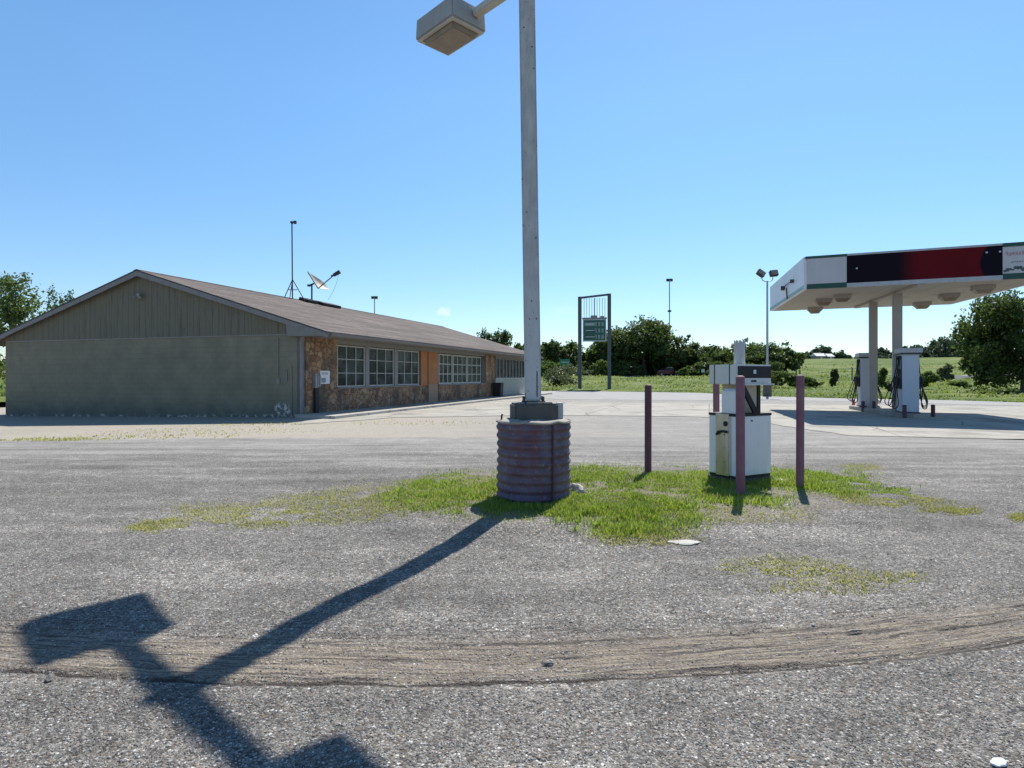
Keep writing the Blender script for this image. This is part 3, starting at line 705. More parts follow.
# ---- on the roof
def roofpt(px, wv):
    u = (px - 512) / F  # point of the roof at across-offset wv seen in column px
    bx, by = CX - .95 * wv, CY + .312 * wv
    t_ = (bx - by * u) / (.95 * u - .312); return loc_b(t_, wv, rz_(wv))
p = Vector(roofpt(292.5, RW - .2)); Zr = p.y; top = hz(222, Zr)
e = empty('roof_antenna_mast', p, 0, 'thin antenna mast on a tripod near the roof ridge', 'antenna mast')
H = top - p.z
m = MB(); m.tube([(0, 0, -.05), (-.03, 0, H - .1)], .035, 8); m.build('mast', M['dark_metal'], e)
tp = (0, 0, 1.05)
for k, (ax, ay) in enumerate(((-.52, .1), (.62, .1), (.05, -.6))):
    zz = -.02 + (-SL * .0) - (.15 if ay < 0 else 0) ; m = MB(); m.tube([tp, (ax, ay, zz + (-.05 if ax > 0 else .0))], .024, 8); m.build('leg', M['dark_metal'], e)
m = MB(); m.tube([(.26 * math.cos(a), .26 * math.sin(a) * .6, .5) for a in np.linspace(0, 2 * math.pi, 13)], .012, 6); m.build('brace_ring', M['dark_metal'], e)
m = MB(); m.box((-.03, 0, H - .03), (.10, .10, .14)); m.tube([(-.12, 0, H), (.2, 0, H - .02)], .05, 8); m.box((.14, 0, H - .02), (.14, .12, .16)); m.build('sensor_head', M['dark_metal'], e, bevel=.01)

p = Vector(roofpt(312, RW - .15)); Zr = p.y; k = Zr / F
def rp(px, py, dy=0): return ((px - 512) * Zr / F - p.x, dy, hz(py, Zr) - p.z)
e = empty('satellite_dish', p, 0, 'grey satellite dish with long feed arm on the roof ridge', 'satellite dish')
m = MB(); m.tube([rp(311.8, 300.5), rp(311.8, 284)], .045, 10); m.build('mast', M['dark_metal'], e)
m = MB(); m.tube([rp(308, 286), rp(314, 283.5)], .05, 8); m.box(rp(309, 285.5), (.14, .2, .1)); m.build('bracket', M['dark_metal'], e)
# dish: bowl seen edge on, opening to the right and up
bm = MB(); a0 = Vector(rp(308.2, 272, -.1)); a1 = Vector(rp(318.5, 288.5, -.1)); c0 = Vector(rp(319, 279.5, .75)); c1 = Vector(rp(325.5, 288, .75))
N = 9; vs = []; fs = []
nrm = (a1 - a0).cross(c0 - a0).normalized()
if nrm.x < 0: nrm = -nrm
for i in range(N):
    for j in range(N):
        u, v = i / (N - 1), j / (N - 1); q = (a0 * (1 - u) + a1 * u) * (1 - v) + (c0 * (1 - u) + c1 * u) * v
        dep = (1 - (2 * u - 1) ** 2) * (1 - (2 * v - 1) ** 2); vs.append(q - nrm * .09 * dep)
for i in range(N - 1):
    for j in range(N - 1): a = i * N + j; fs.append((a, a + 1, a + N + 1, a + N))
bm.add(vs, fs); k0 = len(vs); bm.add([v - nrm * .025 for v in vs], fs)
o = bm.build('reflector', M['dish'], e, smooth=True)
m = MB(); m.tube([a0, a1], .03, 8); m.build('rim_bar', M['dark_metal'], e)
m = MB(); m.tube([rp(318.5, 288.5, -.05), rp(335, 273.5, .1)], .03, 8); m.build('feed_arm', M['dark_metal'], e)
m = MB(); q0, q1 = Vector(rp(333, 275, .1)), Vector(rp(339.5, 271.3, .1)); m.tube([q0, q1], [.10, .12], 12); m.tube([rp(330.5, 275.5, .1), q0], [.05, .03], 8); m.build('feed_horn', M['dark_metal'], e)
m = MB(); m.tube([rp(338, 274, .1), rp(337, 282, 0), rp(333, 292, 0), rp(328, 300, 0)], .008, 5); m.build('cable', M['black'], e)
# flat black ballast pads
for a, b, wv, lab in ((303, 314, RW - .35, 'low black ballast mat under the dish mast'), (318.5, 336.5, RW - .55, 'long black ballast mat on the roof right of the dish')):
    q0 = Vector(roofpt(a, wv)); q1 = Vector(roofpt(b, wv)); ln = (q1 - q0).length
    e = empty('ballast_mat', (q0 + q1) / 2, BA, lab, 'roof mat', 'black mats on the roof')
    m = MB(); m.bb(-ln / 2, ln / 2, -.32, .32, .01, .17 if ln > .8 else .10)
    rotm = Matrix.Rotation(math.atan(SL), 4, 'X')
    m.build('mat', M['black'], e, bevel=.02, xf=rotm)

# ------------------------------------------------------------------ CULVERT BARREL + AREA LIGHT
BX, BY = .25, 7.05; BZ = gz(BX, BY)
e = empty('culvert_barrel', (BX, BY, BZ), 0, 'ribbed purple steel culvert barrel filled with concrete, standing in the grass', 'barrel')
def corrug(z): return .427 + .010 * math.sin(2 * math.pi * z / .098)
n = 72; zs = np.linspace(-.06, .885, 96); vs = []; fs = []
for i, z in enumerate(zs):
    for k in range(n):
        a = 2 * math.pi * k / n; zz = z + .003 * math.sin(a)            # slight helix
        rr = corrug(zz + .0) + .006 * math.sin(3 * a + 1) + .004 * math.sin(z * 9 + 2 * a) - (.012 * math.exp(-((a - 4.1) / .25) ** 2) * math.exp(-((z - .55) / .18) ** 2))
        vs.append((rr * math.cos(a), rr * math.sin(a), zz))
for i in range(len(zs) - 1):
    for k in range(n): fs.append((i * n + k, i * n + (k + 1) % n, (i + 1) * n + (k + 1) % n, (i + 1) * n + k))
m = MB(); m.add(vs, fs); m.build('corrugated_shell', M['culvert'], e, smooth=False).data.polygons.foreach_set('use_smooth', [True] * len(fs))
a = R(-62); m = MB(); m.box((.437 * math.cos(a), .437 * math.sin(a), .42), (.03, .016, .88), Matrix.Rotation(a, 3, 'Z')); m.build('seam', M['purple_dark'], e)
# fill: lumpy concrete top spilling over the rim
vs = []; fs = []; n = 48; rr_ = random.Random(5)
rads = [.0, .12, .24, .34, .405, .436, .442, .415]
for i, r in enumerate(rads):
    for k in range(n):
        a = 2 * math.pi * k / n
        lump = .018 * noise.noise((math.cos(a) * 3, math.sin(a) * 3, r * 8)) + .008 * noise.noise((math.cos(a) * 11, math.sin(a) * 11, r * 20))
        z = {0: .90, 1: .905, 2: .905, 3: .90, 4: .895, 5: .885, 6: .868, 7: .86}[i]
        cover = max(0, noise.noise((math.cos(a) * 1.7 + 5, math.sin(a) * 1.7, 1.2)))
        z += lump - (.02 * cover if i == 6 else 0)
        vs.append((r * math.cos(a), r * math.sin(a), z))
for i in range(len(rads) - 1):
    for k in range(n): fs.append((i * n + k, i * n + (k + 1) % n, (i + 1) * n + (k + 1) % n, (i + 1) * n + k))
m = MB(); m.add(vs, fs); m.build('concrete_fill', M['concrete'], e, smooth=False).data.polygons.foreach_set('use_smooth', [True] * len(fs))

e = empty('area_light_pole', (BX, BY, BZ + .89), 0, 'tall grey twin arm area light pole rising from the purple barrel', 'light pole')
b0 = BZ + .89
# footing block, broken edges
me_ = MB(); me_.box((-.0, 0, .09), (.50, .44, .21), Matrix.Rotation(R(8), 3, 'Z')); o = me_.build('footing_block', M['oldconcrete'], e, bevel=.02)
m = MB(); m.box((.06, -.12, .202), (.30, .12, .02), Matrix.Rotation(R(8), 3, 'Z')); m.box((-.15, -.1, .199), (.12, .16, .018), Matrix.Rotation(R(-12), 3, 'Z')); m.build('mortar_cap', M['concrete'], e, bevel=.006)
m = MB(); m.box((.305, -.02, .10), (.07, .10, .20), Matrix.Rotation(R(10), 3, 'Z')); m.build('junction_box', M['galv'], e, bevel=.008)
m = MB(); m.tube([(-.37, -.08, .0), (-.37, -.08, .05), (-.36, -.08, .07)], .012, 6); m.build('bolt_stub', M['black'], e)
tx = lambda z: -.0155 * (z)              # the pole leans a little to the left
m = MB(); m.bb(-.135, .135, -.13, .13, .2, .222); m.build('base_plate', M['dark_metal'], e)
for sx in (-.11, .11):
    for sy in (-.105, .105): q = MB(); q.cyl((sx, sy, .222), .016, .05, 8); q.build('anchor_bolt', M['dark_metal'], e)
HT = 6.26 - b0
m = MB(); z0_, z1_ = .223, HT
h0, h1 = .094, .092
m.add([(tx(z) + a * h, b * h, z) for z, h in ((z0_, h0), (z1_, h1)) for a, b in ((-1, -1), (1, -1), (1, 1), (-1, 1))], [(0, 1, 5, 4), (1, 2, 6, 5), (2, 3, 7, 6), (3, 0, 4, 7), (4, 5, 6, 7), (3, 2, 1, 0)])
m.build('pole', M['pole_grey'], e, bevel=.014)
m = MB(); m.box((.04, -.092, .12 + .3), (.012, .012, .3)); m.build('cable_clip', M['dark_metal'], e)
d1 = Vector((-.51, .47, 0)).normalized(); hb = 5.85 - b0
heads = []
def head_at(c, d, name):
    """c: centre of the bottom face, d: long axis pointing away from the pole"""
    ang = math.atan2(d.y, d.x); X4 = Matrix.Translation(c) @ Matrix.Rotation(ang, 4, 'Z')
    m = MB(); l, ww, hh = .77, .54, .26
    vs = [(a * l / 2, b * ww / 2, 0) for a, b in ((-1, -1), (1, -1), (1, 1), (-1, 1))] + [(a * l / 2 * .97, b * ww / 2 * .97, hh) for a, b in ((-1, -1), (1, -1), (1, 1), (-1, 1))]
    m.add(vs, [(0, 1, 2, 3), (4, 7, 6, 5), (0, 4, 5, 1), (1, 5, 6, 2), (2, 6, 7, 3), (3, 7, 4, 0)])
    h = m.build('lamp_head', M['lamp_body'], e, bevel=.012, xf=X4)
    m = MB()
    for q in ((-l / 2 + .02, l / 2 - .02, -ww / 2 + .02, -ww / 2 + .06), (-l / 2 + .02, l / 2 - .02, ww / 2 - .06, ww / 2 - .02), (-l / 2 + .02, -l / 2 + .07, -ww / 2 + .06, ww / 2 - .06), (l / 2 - .07, l / 2 - .02, -ww / 2 + .06, ww / 2 - .06)): m.bb(*q, -.02, -.001)
    m.build('rim', M['lamp_rim'], h, xf=X4)
    m = MB(); a, b = l / 2 - .075, ww / 2 - .065
    m.add([(i * a, j * b, -.004) for i, j in ((-1, -1), (1, -1), (1, 1), (-1, 1))] + [(i * a * .9, j * b * .86, -.075) for i, j in ((-1, -1), (1, -1), (1, 1), (-1, 1))], [(0, 1, 2, 3), (4, 7, 6, 5), (0, 4, 5, 1), (1, 5, 6, 2), (2, 6, 7, 3), (3, 7, 4, 0)])
    m.build('lens', M['lens'], h, bevel=.008, xf=X4)
pt = Vector((tx(HT), 0, 0))
c1 = Vector((-.79 - BX, 7.68 - BY, hb)); c2 = Vector((pt.x + .86, -1.0, hb))
for c in (c1, c2):
    dv = Vector((c.x - pt.x, c.y, 0)); dn = dv.normalized(); ya = R(-13) if c is c1 else 0; head_at(c, Vector((dn.x * math.cos(ya) - dn.y * math.sin(ya), dn.x * math.sin(ya) + dn.y * math.cos(ya), 0)), 'h')
    m = MB(); za = HT - .10; zb = hb + .15
    a = pt + dn * .08; b = Vector((c.x, c.y, 0)) - dn * .40
    side = Vector((-dn.y, dn.x, 0)) * .068
    va = [a + side + Vector((0, 0, za + .055)), a - side + Vector((0, 0, za + .055)), a - side + Vector((0, 0, za - .055)), a + side + Vector((0, 0, za - .055))]
    side *= .8
    vb = [b + side + Vector((0, 0, zb + .045)), b - side + Vector((0, 0, zb + .045)), b - side + Vector((0, 0, zb - .045)), b + side + Vector((0, 0, zb - .045))]
    m.add(va + vb, [(0, 1, 2, 3), (4, 7, 6, 5), (0, 4, 5, 1), (1, 5, 6, 2), (2, 6, 7, 3), (3, 7, 4, 0)]); m.build('arm', M['lamp_rim'], e, bevel=.01)

# ------------------------------------------------------------------ BOLLARDS round the old dispenser
def bollard(px, Z, top, r, mat, label, name='bollard', grp='tall purple bollards around the old dispenser', z0=None):
    x = at(px, Z); z = gz(x, Z) if z0 is None else z0; h = top - z
    e = empty(name, (x, Z, z), 0, label, 'bollard', grp)
    lean = random.Random(px).uniform(-.008, .008)
    m = MB(); m.tube([(0, 0, -.1), (lean * h, 0, h)], r, 24); m.build('post', mat, e, smooth=True)
    m = MB(); m.tube([(lean * h, 0, h + .001), (lean * h, 0, h + .010), (lean * h, 0, h + .018)], [r * .98, r * .8, r * .4], 24); m.build('cap', M['purple_dark'], e, smooth=True)
    return e
bollard(740.5, 7.12, hz(377, 7.12), .052, M['purple'], 'purple bollard standing in front of the old dispenser')
bollard(800, 7.66, hz(376, 7.66), .048, M['purple'], 'purple bollard at the right of the old dispenser')
bollard(648, 8.75, hz(385.5, 8.75), .050, M['purple_dark'], 'dark purple bollard between the barrel and the old dispenser')
bollard(716.5, 9.45, hz(378, 9.45), .049, M['purple'], 'purple bollard half hidden behind the old dispenser')

# ------------------------------------------------------------------ OLD DISPENSER
ang = math.atan2(.47, .88); DX, DY = 2.905, 7.76
dz = gz(DX, DY) + .0
# local x = along right face, y = depth (away), origin = nearest corner
e = empty('fuel_dispenser', (DX, DY, dz), ang, 'old white fuel dispenser with raised head and silver cylinder on top', 'fuel dispenser')
WL, DL, BH = .66, .47, .875
m = MB(); m.bb(-.02, WL + .02, -.02, DL + .02, -.1, .06); m.build('plinth', M['oldconcrete'], e, bevel=.01)
m = MB(); m.bb(.008, WL - .008, .008, DL - .008, .04, .10); m.build('base_skirt', M['black'], e)
m = MB(); m.bb(0, WL, 0, DL, .10, BH); cab = m.build('lower_cabinet', M['cabinet'], e, bevel=.008)
m = MB(); m.bb(-.006, WL + .006, -.006, DL + .006, BH + .001, BH + .035); m.build('top_tray', M['black'], e, bevel=.005)
m = MB(); m.bb(.10, .102 + .004, -.003, -.0005, .12, BH - .01); m.build('door_seam', M['dark_metal'], cab)
m = MB(); m.tube([(.28, -.008, BH - .06), (.28, 0, BH - .06)], .012, 12); m.build('lock', M['dark_metal'], cab)
m = MB(); m.bb(-.012, -.001, .12, .34, .09, BH + .03); sp = m.build('stainless_panel', M['stainless'], cab)
m = MB(); m.tube([(-.014, .17, BH - .10), (-.02, .17, BH - .10)], .035, 14); m.build('panel_hole', M['black'], sp)
m = MB(); m.tube([(-.02, .14, BH - .21), (-.035, .20, BH - .20), (-.04, .27, BH - .21), (-.03, .31, BH - .25)], .016, 8); m.build('hook', M['black'], sp)
m = MB(); m.bb(-.004, -.001, .09, .094, .11, BH); m.build('door_seam', M['dark_metal'], cab)
# neck
m = MB(); m.bb(.14, .50, .10, DL - .10, BH + .036, 1.30); m.build('neck', M['beige'], e, bevel=.006)
m = MB(); m.bb(.502, .56, .09, DL - .08, BH + .036, 1.30); m.build('neck_recess_shade', M['black'], e)  # solid black strip, paints the shade of a recess beside the neck
m = MB(); m.prism([(.02, BH + .036), (.135, BH + .036), (.135, 1.20), (.08, 1.24), (.02, 1.20)], .03, .27, 'y'); m.build('nozzle_boot', M['cabinet'], e, bevel=.005)
m = MB(); m.prism([(.06, 1.28), (.14, 1.28), (.40, BH + .04), (.31, BH + .04)], -.02, .015, 'y'); m.build('side_brace', M['black'], e)
m = MB(); m.tube([(.30, .0, BH + .05), (.34, -.01, BH + .09), (.42, .0, BH + .06)], .02, 8); m.build('nozzle', M['black'], e)
# head
H0, H1 = 1.295, 1.555
m = MB(); m.bb(0, WL, 0, DL, H0, H1); hd = m.build('display_head', M['head_grey'], e, bevel=.008)
m = MB(); m.bb(.02, WL - .01, -.004, .002, H0 + .082, H1 - .02); m.build('display_window', M['black'], hd)
m = MB(); m.bb(.31, .36, -.007, -.0045, H0 + .14, H0 + .19); m.build('display_mark', M['white'], hd)
m = MB(); m.bb(.27, .37, -.003, .001, H0 + .03, H0 + .055); m.build('coin_slot', M['black'], hd)
m = MB(); m.bb(-.01, WL + .03, -.03, -.009, H0 - .012, H0 + .006); m.build('lip', M['head_grey'], hd)
for yy in (.11, .365): m = MB(); m.bb(-.004, .01, yy, yy + .012, H0, H1 + .003); m.build('head_seam', M['black'], hd)
m = MB(); m.tube([(.35, .26, H1 - .01), (.35, .26, H1 + .30)], .072, 28); m.build('vent_cylinder', M['galv'], e, smooth=True)
n = 54; vs = []; fs = []
for k in range(n):
    a = 2 * math.pi * k / n; hh_ = .004 + (.030 if (k // 3) % 2 else .0) + .004 * math.sin(k * 2.3)
    for rr2, zz in ((.0725, -.02), (.0725, hh_), (.0665, hh_), (.0665, -.02)): vs.append((.35 + rr2 * math.cos(a), .26 + rr2 * math.sin(a), H1 + .30 + zz))
for k in range(n):
    a, b = 4 * k, 4 * ((k + 1) % n); fs += [(a + q, b + q, b + (q + 1) % 4, a + (q + 1) % 4) for q in range(4)]
m = MB(); m.add(vs, fs); m.build('torn_rim', M['galv'], e)

# ------------------------------------------------------------------ CANOPY
FL = Vector((10.9, 22.3)); BL = Vector((12.87, 29.8)); FRt = Vector((17.75, 19.5)); BR = Vector((19.62, 26.75))
Zs, Zt = 4.72, 5.92
lx = (FRt - FL); LW = lx.length; ca = math.atan2(lx.y, lx.x); lx.normalize(); ly = (BL - FL); LD = ly.length; ly.normalize()
can = empty('pump_canopy', (FL.x, FL.y, 0), ca, 'white pump canopy with black and red fascia on two columns', 'canopy')
inv = Matrix.Rotation(-ca, 2)
def cl(u, v): q = inv @ (lx * u + ly * v); return (q.x, q.y)     # canopy plan coords -> local
def quadslab(u0, u1, v0, v1, z0, z1, name, mat, parent=can, bevel=0):
    P = [cl(u0, v0), cl(u1, v0), cl(u1, v1), cl(u0, v1)]
    m = MB(); m.add([(*q, z0) for q in P] + [(*q, z1) for q in P], [(3, 2, 1, 0), (4, 5, 6, 7), (0, 1, 5, 4), (1, 2, 6, 5), (2, 3, 7, 6), (3, 0, 4, 7)])
    return m.build(name, mat, parent, bevel=bevel)
quadslab(.06, LW - .06, .06, LD - .06, Zs + .06, Zt - .1, 'deck', M['canopy_soffit'])
m_s = quadslab(.061, LW - .061, .061, LD - .061, Zs + .02, Zs + .057, 'ceiling', M['canopy_soffit'])
for k in range(1, 18):
    u = LW * k / 18
    if k % 2: quadslab(u - .008, u + .008, .08, LD - .08, Zs + .015, Zs + .0195, 'ceiling_seam', M['column'], m_s)
for v0, v1 in ((-.0, .05), (LD - .05, LD)):
    pass
# fascias
quadslab(-.05, .05, .0, LD, Zs, Zt - .0, 'side_fascia', M['canopy_side'])
quadslab(LW - .05, LW + .05, .0, LD, Zs, Zt, 'side_fascia', M['canopy_side'])
M['teal'] = paint('faded teal stripe', (.26, .42, .38), (.3, .33, .32), .4)
quadslab(-.056, -.051, .0, LD, Zs + .02, Zs + .16, 'side_stripe', M['teal'])
quadslab(.051, LW - .051, LD - .05, LD, Zs, Zt, 'back_fascia', M['canopy_side'])
uL, uR = 2.0, LW - 1.5
def u_at(px):
    u = (px - 512) / F; return (FL.x - FL.y * u) / (lx.y * u - lx.x)
uL, uR = u_at(846.5), u_at(1002)
zb = lambda f: Zs + (Zt - Zs) * f
quadslab(.051, uL, -.05, .05, Zs + .0, zb(.15), 'green_band', M['canopy_green'])
quadslab(.051, uL, -.045, .05, zb(.15), zb(.93), 'white_panel', M['canopy_white'])
quadslab(.0, uL, -.06, .05, zb(.93), Zt + .01, 'green_band', M['canopy_green'])
quadslab(uL, uR, -.05, .05, Zs + .0, zb(.12), 'trim_rail', M['canopy_trim'])
quadslab(uL, uR, -.05, .05, zb(.95), Zt + .01, 'trim_rail', M['canopy_trim'])
# red & black main panel: object coords start at its left end
P0 = cl(uL, 0); mp = MB(); ln = uR - uL
mp.bb(0.001, ln - .001, -.047, .05, zb(.12), zb(.95)); o = mp.build('red_black_panel', M['canopy_red'], can); o.location = (P0[0], P0[1], 0)
for uu in (.32, ln * .905, ln * .985):
    m = MB(); m.tube([(uu, -.06, zb(.78 if uu > 1 else .55)), (uu, -.048, zb(.78 if uu > 1 else .55))], .035, 10); q = m.build('panel_bolt', M['galv'], o)
quadslab(uR, LW - .051, -.05, .05, Zs, zb(.16), 'green_band', M['canopy_green'])
wp = quadslab(uR, LW - .051, -.045, .05, zb(.16), zb(.90), 'white_panel', M['canopy_white'])
quadslab(uR, LW, -.06, .05, zb(.90), Zt + .01, 'green_band', M['canopy_green'])
# worn print on the right hand panel (unreadable in the photograph)
rr = random.Random(2)
m = MB()
for k in range(7): q = cl(uR + .12 + k * .085, -.05); m.box((q[0], q[1] - .001, zb(.70) + rr.uniform(-.02, .02)), (.05, .008, rr.uniform(.07, .13)), Matrix.Rotation(rr.uniform(-.3, .3), 3, 'Y'))
m.build('faded_print', M['red_mark'], wp)
m = MB()
for k in range(16): q = cl(uR + .06 + k * .07, -.05); m.box((q[0], q[1] - .001, zb(.27) + rr.uniform(-.05, .05)), (.08, .008, rr.uniform(.04, .12)), Matrix.Rotation(rr.uniform(-.8, .8), 3, 'Y'))
m.build('torn_print', M['sign_steel'], wp)
m = MB()
for k in range(5): q = cl(uR + .95 + k * .08, -.05); m.box((q[0], q[1] - .001, zb(.36) + k * .06), (.10, .008, .22 + k * .05))
m.build('green_corner_print', M['sign_steel'], wp)
m = MB()
for k in range(6): q = cl(uR + .25 + k * .07, -.05); m.box((q[0], q[1] - .001, zb(.47) + rr.uniform(-.01, .01)), (.045, .008, .035))
m.build('small_print', M['trim_grey'], wp)
# dark T shape of bars and boxes on the left side
m = MB(); q = cl(-.06, 3.1); m.tube([(q[0] - .02, q[1], zb(.02)), (q[0] - .05, q[1], zb(.42))], .025, 8); q2 = cl(-.12, 3.9); q3 = cl(-.12, 1.9)
m.tube([(q2[0], q2[1], zb(.52)), (q3[0], q3[1], zb(.52))], .02, 6); m.box((q2[0], q2[1], zb(.5)), (.14, .3, .16)); m.box((q3[0], q3[1], zb(.5)), (.12, .2, .12)); m.build('side_tee', M['dark_metal'], can)
# columns (square), ceiling beam, lights
COLS = [Vector((15.5, 25.75)), Vector((14.83, 23.1))]
cloc = []
for c in COLS:
    q = inv @ (c - FL); cloc.append(q)
    m = MB(); m.box((q.x, q.y, (Zs + .02) / 2), (.30, .30, Zs + .03)); m.build('column', M['column'], can, bevel=.02)
    m = MB(); m.box((q.x, q.y, .19), (.42, .42, .08)); m.build('column_base', M['column'], can)
d = (cloc[0] - cloc[1]).normalized(); aa = math.atan2(d.y, d.x); mid = (cloc[0] + cloc[1]) / 2
m = MB(); m.box((mid.x, mid.y, Zs - .03), (LD * .93, .22, .085), Matrix.Rotation(aa, 3, 'Z')); m.build('ceiling_beam', M['column'], can)
for px, py in ((815, 309), (823.5, 301), (842, 297), (922, 304), (949, 296), (983, 288)):
    Z = (Zs - .06 - HC) * F / (HY - py); wx = Vector((at(px, Z), Z)); q = inv @ (wx - FL)
    q.y = max(q.y, .8)
    m = MB(); m.box((q.x, q.y, Zs - .05), (.62, .50, .16)); cl_ = m.build('ceiling_light', M['column'], can, bevel=.01)
    m = MB(); m.add([(q.x + a * .28, q.y + b * .22, Zs - .131) for a, b in ((-1, -1), (1, -1), (1, 1), (-1, 1))] + [(q.x + a * .17, q.y + b * .13, Zs - .27) for a, b in ((-1, -1), (1, -1), (1, 1), (-1, 1))], [(0, 1, 2, 3), (4, 7, 6, 5), (0, 4, 5, 1), (1, 5, 6, 2), (2, 6, 7, 3), (3, 7, 4, 0)])
    m.build('lens', M['lens'], cl_)

# island
ia = math.atan2(2.65, .67); ic = (COLS[0] + COLS[1]) / 2
m = MB(); n = 10; poly = []
hl, hw = 3.25, .55
poly = [(hl - .5 + .5 * math.cos(a), (hw) * math.sin(a)) for a in np.linspace(-math.pi / 2, math.pi / 2, n)] + [(-hl + .5 - .5 * math.cos(a), -hw * math.sin(a) * -1 * -1) for a in np.linspace(-math.pi / 2, math.pi / 2, n)]
poly = [(hl - .5 + .5 * math.cos(a), hw * math.sin(a)) for a in np.linspace(-math.pi / 2, math.pi / 2, n)] + [(-hl + .5 + .5 * math.cos(a), hw * math.sin(a)) for a in np.linspace(math.pi / 2, 3 * math.pi / 2, n)]
m.prism(poly, -.1, .15, 'z')
o = m.build('pump_island', M['concrete'], None, bevel=.02, xf=Matrix.Translation((ic.x, ic.y, 0)) @ Matrix.Rotation(ia, 4, 'Z')); tag(o, 'low concrete pump island under the canopy columns', 'pump island')

# ------------------------------------------------------------------ PUMPS
def make_pump(x, y, label):
    # local x = across (hose faces at +-x), local y = depth; origin at near-left corner
    e = empty('gas_pump', (x, y, .15), ca, label, 'gas pump', 'tall gas pumps on the island')
    w_, d_ = .52, .95
    m = MB(); m.bb(-.03, w_ + .03, -.03, d_ + .03, 0.001, .05); m.build('base', M['dark_metal'], e)
    m = MB(); m.bb(0, w_, 0, d_, .05, 2.18); m.build('housing', M['pump_blue'], e, bevel=.012)
    m = MB(); m.bb(-.08, w_ + .10, -.07, d_ + .07, 2.19, 2.36); cp = m.build('top_cap', M['canopy_trim'], e, bevel=.012)
    m = MB(); m.bb(-.06, w_ + .08, -.05, d_ + .05, 2.13, 2.188); m.build('cap_shadow_gap', M['dark_metal'], cp)
    for sx, x0 in ((-1, 0), (1, w_)):
        a, b = (x0 - .02, x0 - .001) if sx < 0 else (x0 + .001, x0 + .02)
        m = MB(); m.bb(a, b, .08, d_ - .08, 1.3, 2.08); fp = m.build('display_panel', M['glass_dark'], e)
        m = MB(); m.bb(a - .004 if sx < 0 else b, a if sx < 0 else b + .004, .16, d_ * .45, 1.62, 1.95); m.bb(a - .004 if sx < 0 else b, a if sx < 0 else b + .004, d_ * .55, d_ - .16, 1.62, 1.95); m.build('price_display', M['sign_plate'], fp)
        m = MB(); c0, c1_ = (x0 - .07, x0 - .001) if sx < 0 else (x0 + .001, x0 + .07)
        m.bb(c0, c1_, .06, d_ - .06, .88, 1.29); nb = m.build('nozzle_cradle', M['black'], e, bevel=.01)
        for k in range(3):
            yy = .2 + k * .27; xo = x0 + sx * .10
            m = MB(); m.tube([(xo, yy, 1.02), (xo + sx * .03, yy, 1.15), (xo, yy + .02, 1.33)], [.035, .045, .03], 8); m.build('nozzle', M['black'], e)
            m = MB(); sag = .55 + .12 * k; out = .18 + .07 * k
            pts = [(x0 + sx * .03, yy + .05, 2.1), (x0 + sx * .07, yy + .05, 1.5), (x0 + sx * (out), yy + .03, .75), (x0 + sx * (out + .10), yy + .01, .28 + .06 * k), (x0 + sx * (out + .02), yy - .03, .16 + .05 * k), (x0 + sx * (out - .08), yy - .05, .30), (x0 + sx * .13, yy - .03, .8), (x0 + sx * .11, yy, 1.02)]
            cr = []
            for i in range(len(pts) - 1):
                p0, p1, p2, p3 = (Vector(pts[max(0, min(len(pts) - 1, i + q))]) for q in (-1, 0, 1, 2))
                for f in (0, .25, .5, .75): cr.append(.5 * ((2 * p1) + (p2 - p0) * f + (2 * p0 - 5 * p1 + 4 * p2 - p3) * f * f + (3 * p1 - p0 - 3 * p2 + p3) * f ** 3))
            cr.append(Vector(pts[-1])); m.tube(cr, .017, 6); m.build('hose', M['black'], e)
    return e
make_pump(14.15, 21.75, 'pale blue gas pump in front of the right canopy column')
p2 = make_pump(15.28, 26.3, 'gas pump partly hidden behind the left canopy column')
for px, py, top, mt, lab in ((933, 417, 405, 'purple_dark', 'short dark bollard right of the pale blue pump'), (904.5, 418.3, 405.3, 'purple_dark', 'short dark bollard touching the left side of the pale blue pump'),
                        (874, 412, 401.5, 'purple_dark', 'short dark bollard at the foot of the left canopy column'), (863, 411.5, 401.5, 'purple_dark', 'short dark bollard left of the left canopy column'),
                        (853.5, 406.5, 399.5, 'redpaint', 'short faded red bollard behind the pump island')):
    Z = HC * F / (py - HY); bollard(px, Z, hz(top, Z), .068, M[mt], lab, 'short_bollard', 'short bollards around the pump island', 0)

# ------------------------------------------------------------------ LIGHT POLES, SIGNS
Z = 44.0; x = at(767.3, Z); e = empty('floodlight_pole', (x, Z, 0), 0, 'slim pole with two floodlights left of the canopy', 'floodlight pole')
zt = hz(281, Z)
m = MB(); m.tube([(0, 0, 0), (0, 0, zt)], [.10, .065], 12); m.build('pole', M['galv'], e, smooth=True)
m = MB(); m.cyl((0, 0, .0), .30, 1.15, 20); m.build('pole_base', M['oldconcrete'], e, bevel=.02)
for s in (-1, 1):
    m = MB(); m.tube([(0, 0, zt - .05), (s * .2, 0, zt - .03), (s * .38, 0, zt + .08), (s * .42, 0, zt + .35)], .035, 8); m.build('bracket', M['galv'], e)
    m = MB(); rt = Matrix.Rotation(R(35 if s < 0 else -6), 3, 'Y') @ Matrix.Rotation(R(-20), 3, 'X')
    m.box((s * .47, 0, zt + .56), (.58, .30, .44), rt); fl = m.build('floodlight', M['dark_metal'], e, bevel=.03)
    m = MB(); m.box(Vector((s * .47, 0, zt + .56)) + rt @ Vector((0, -.16, 0)), (.50, .012, .36), rt); m.build('lens', M['lens'], fl)

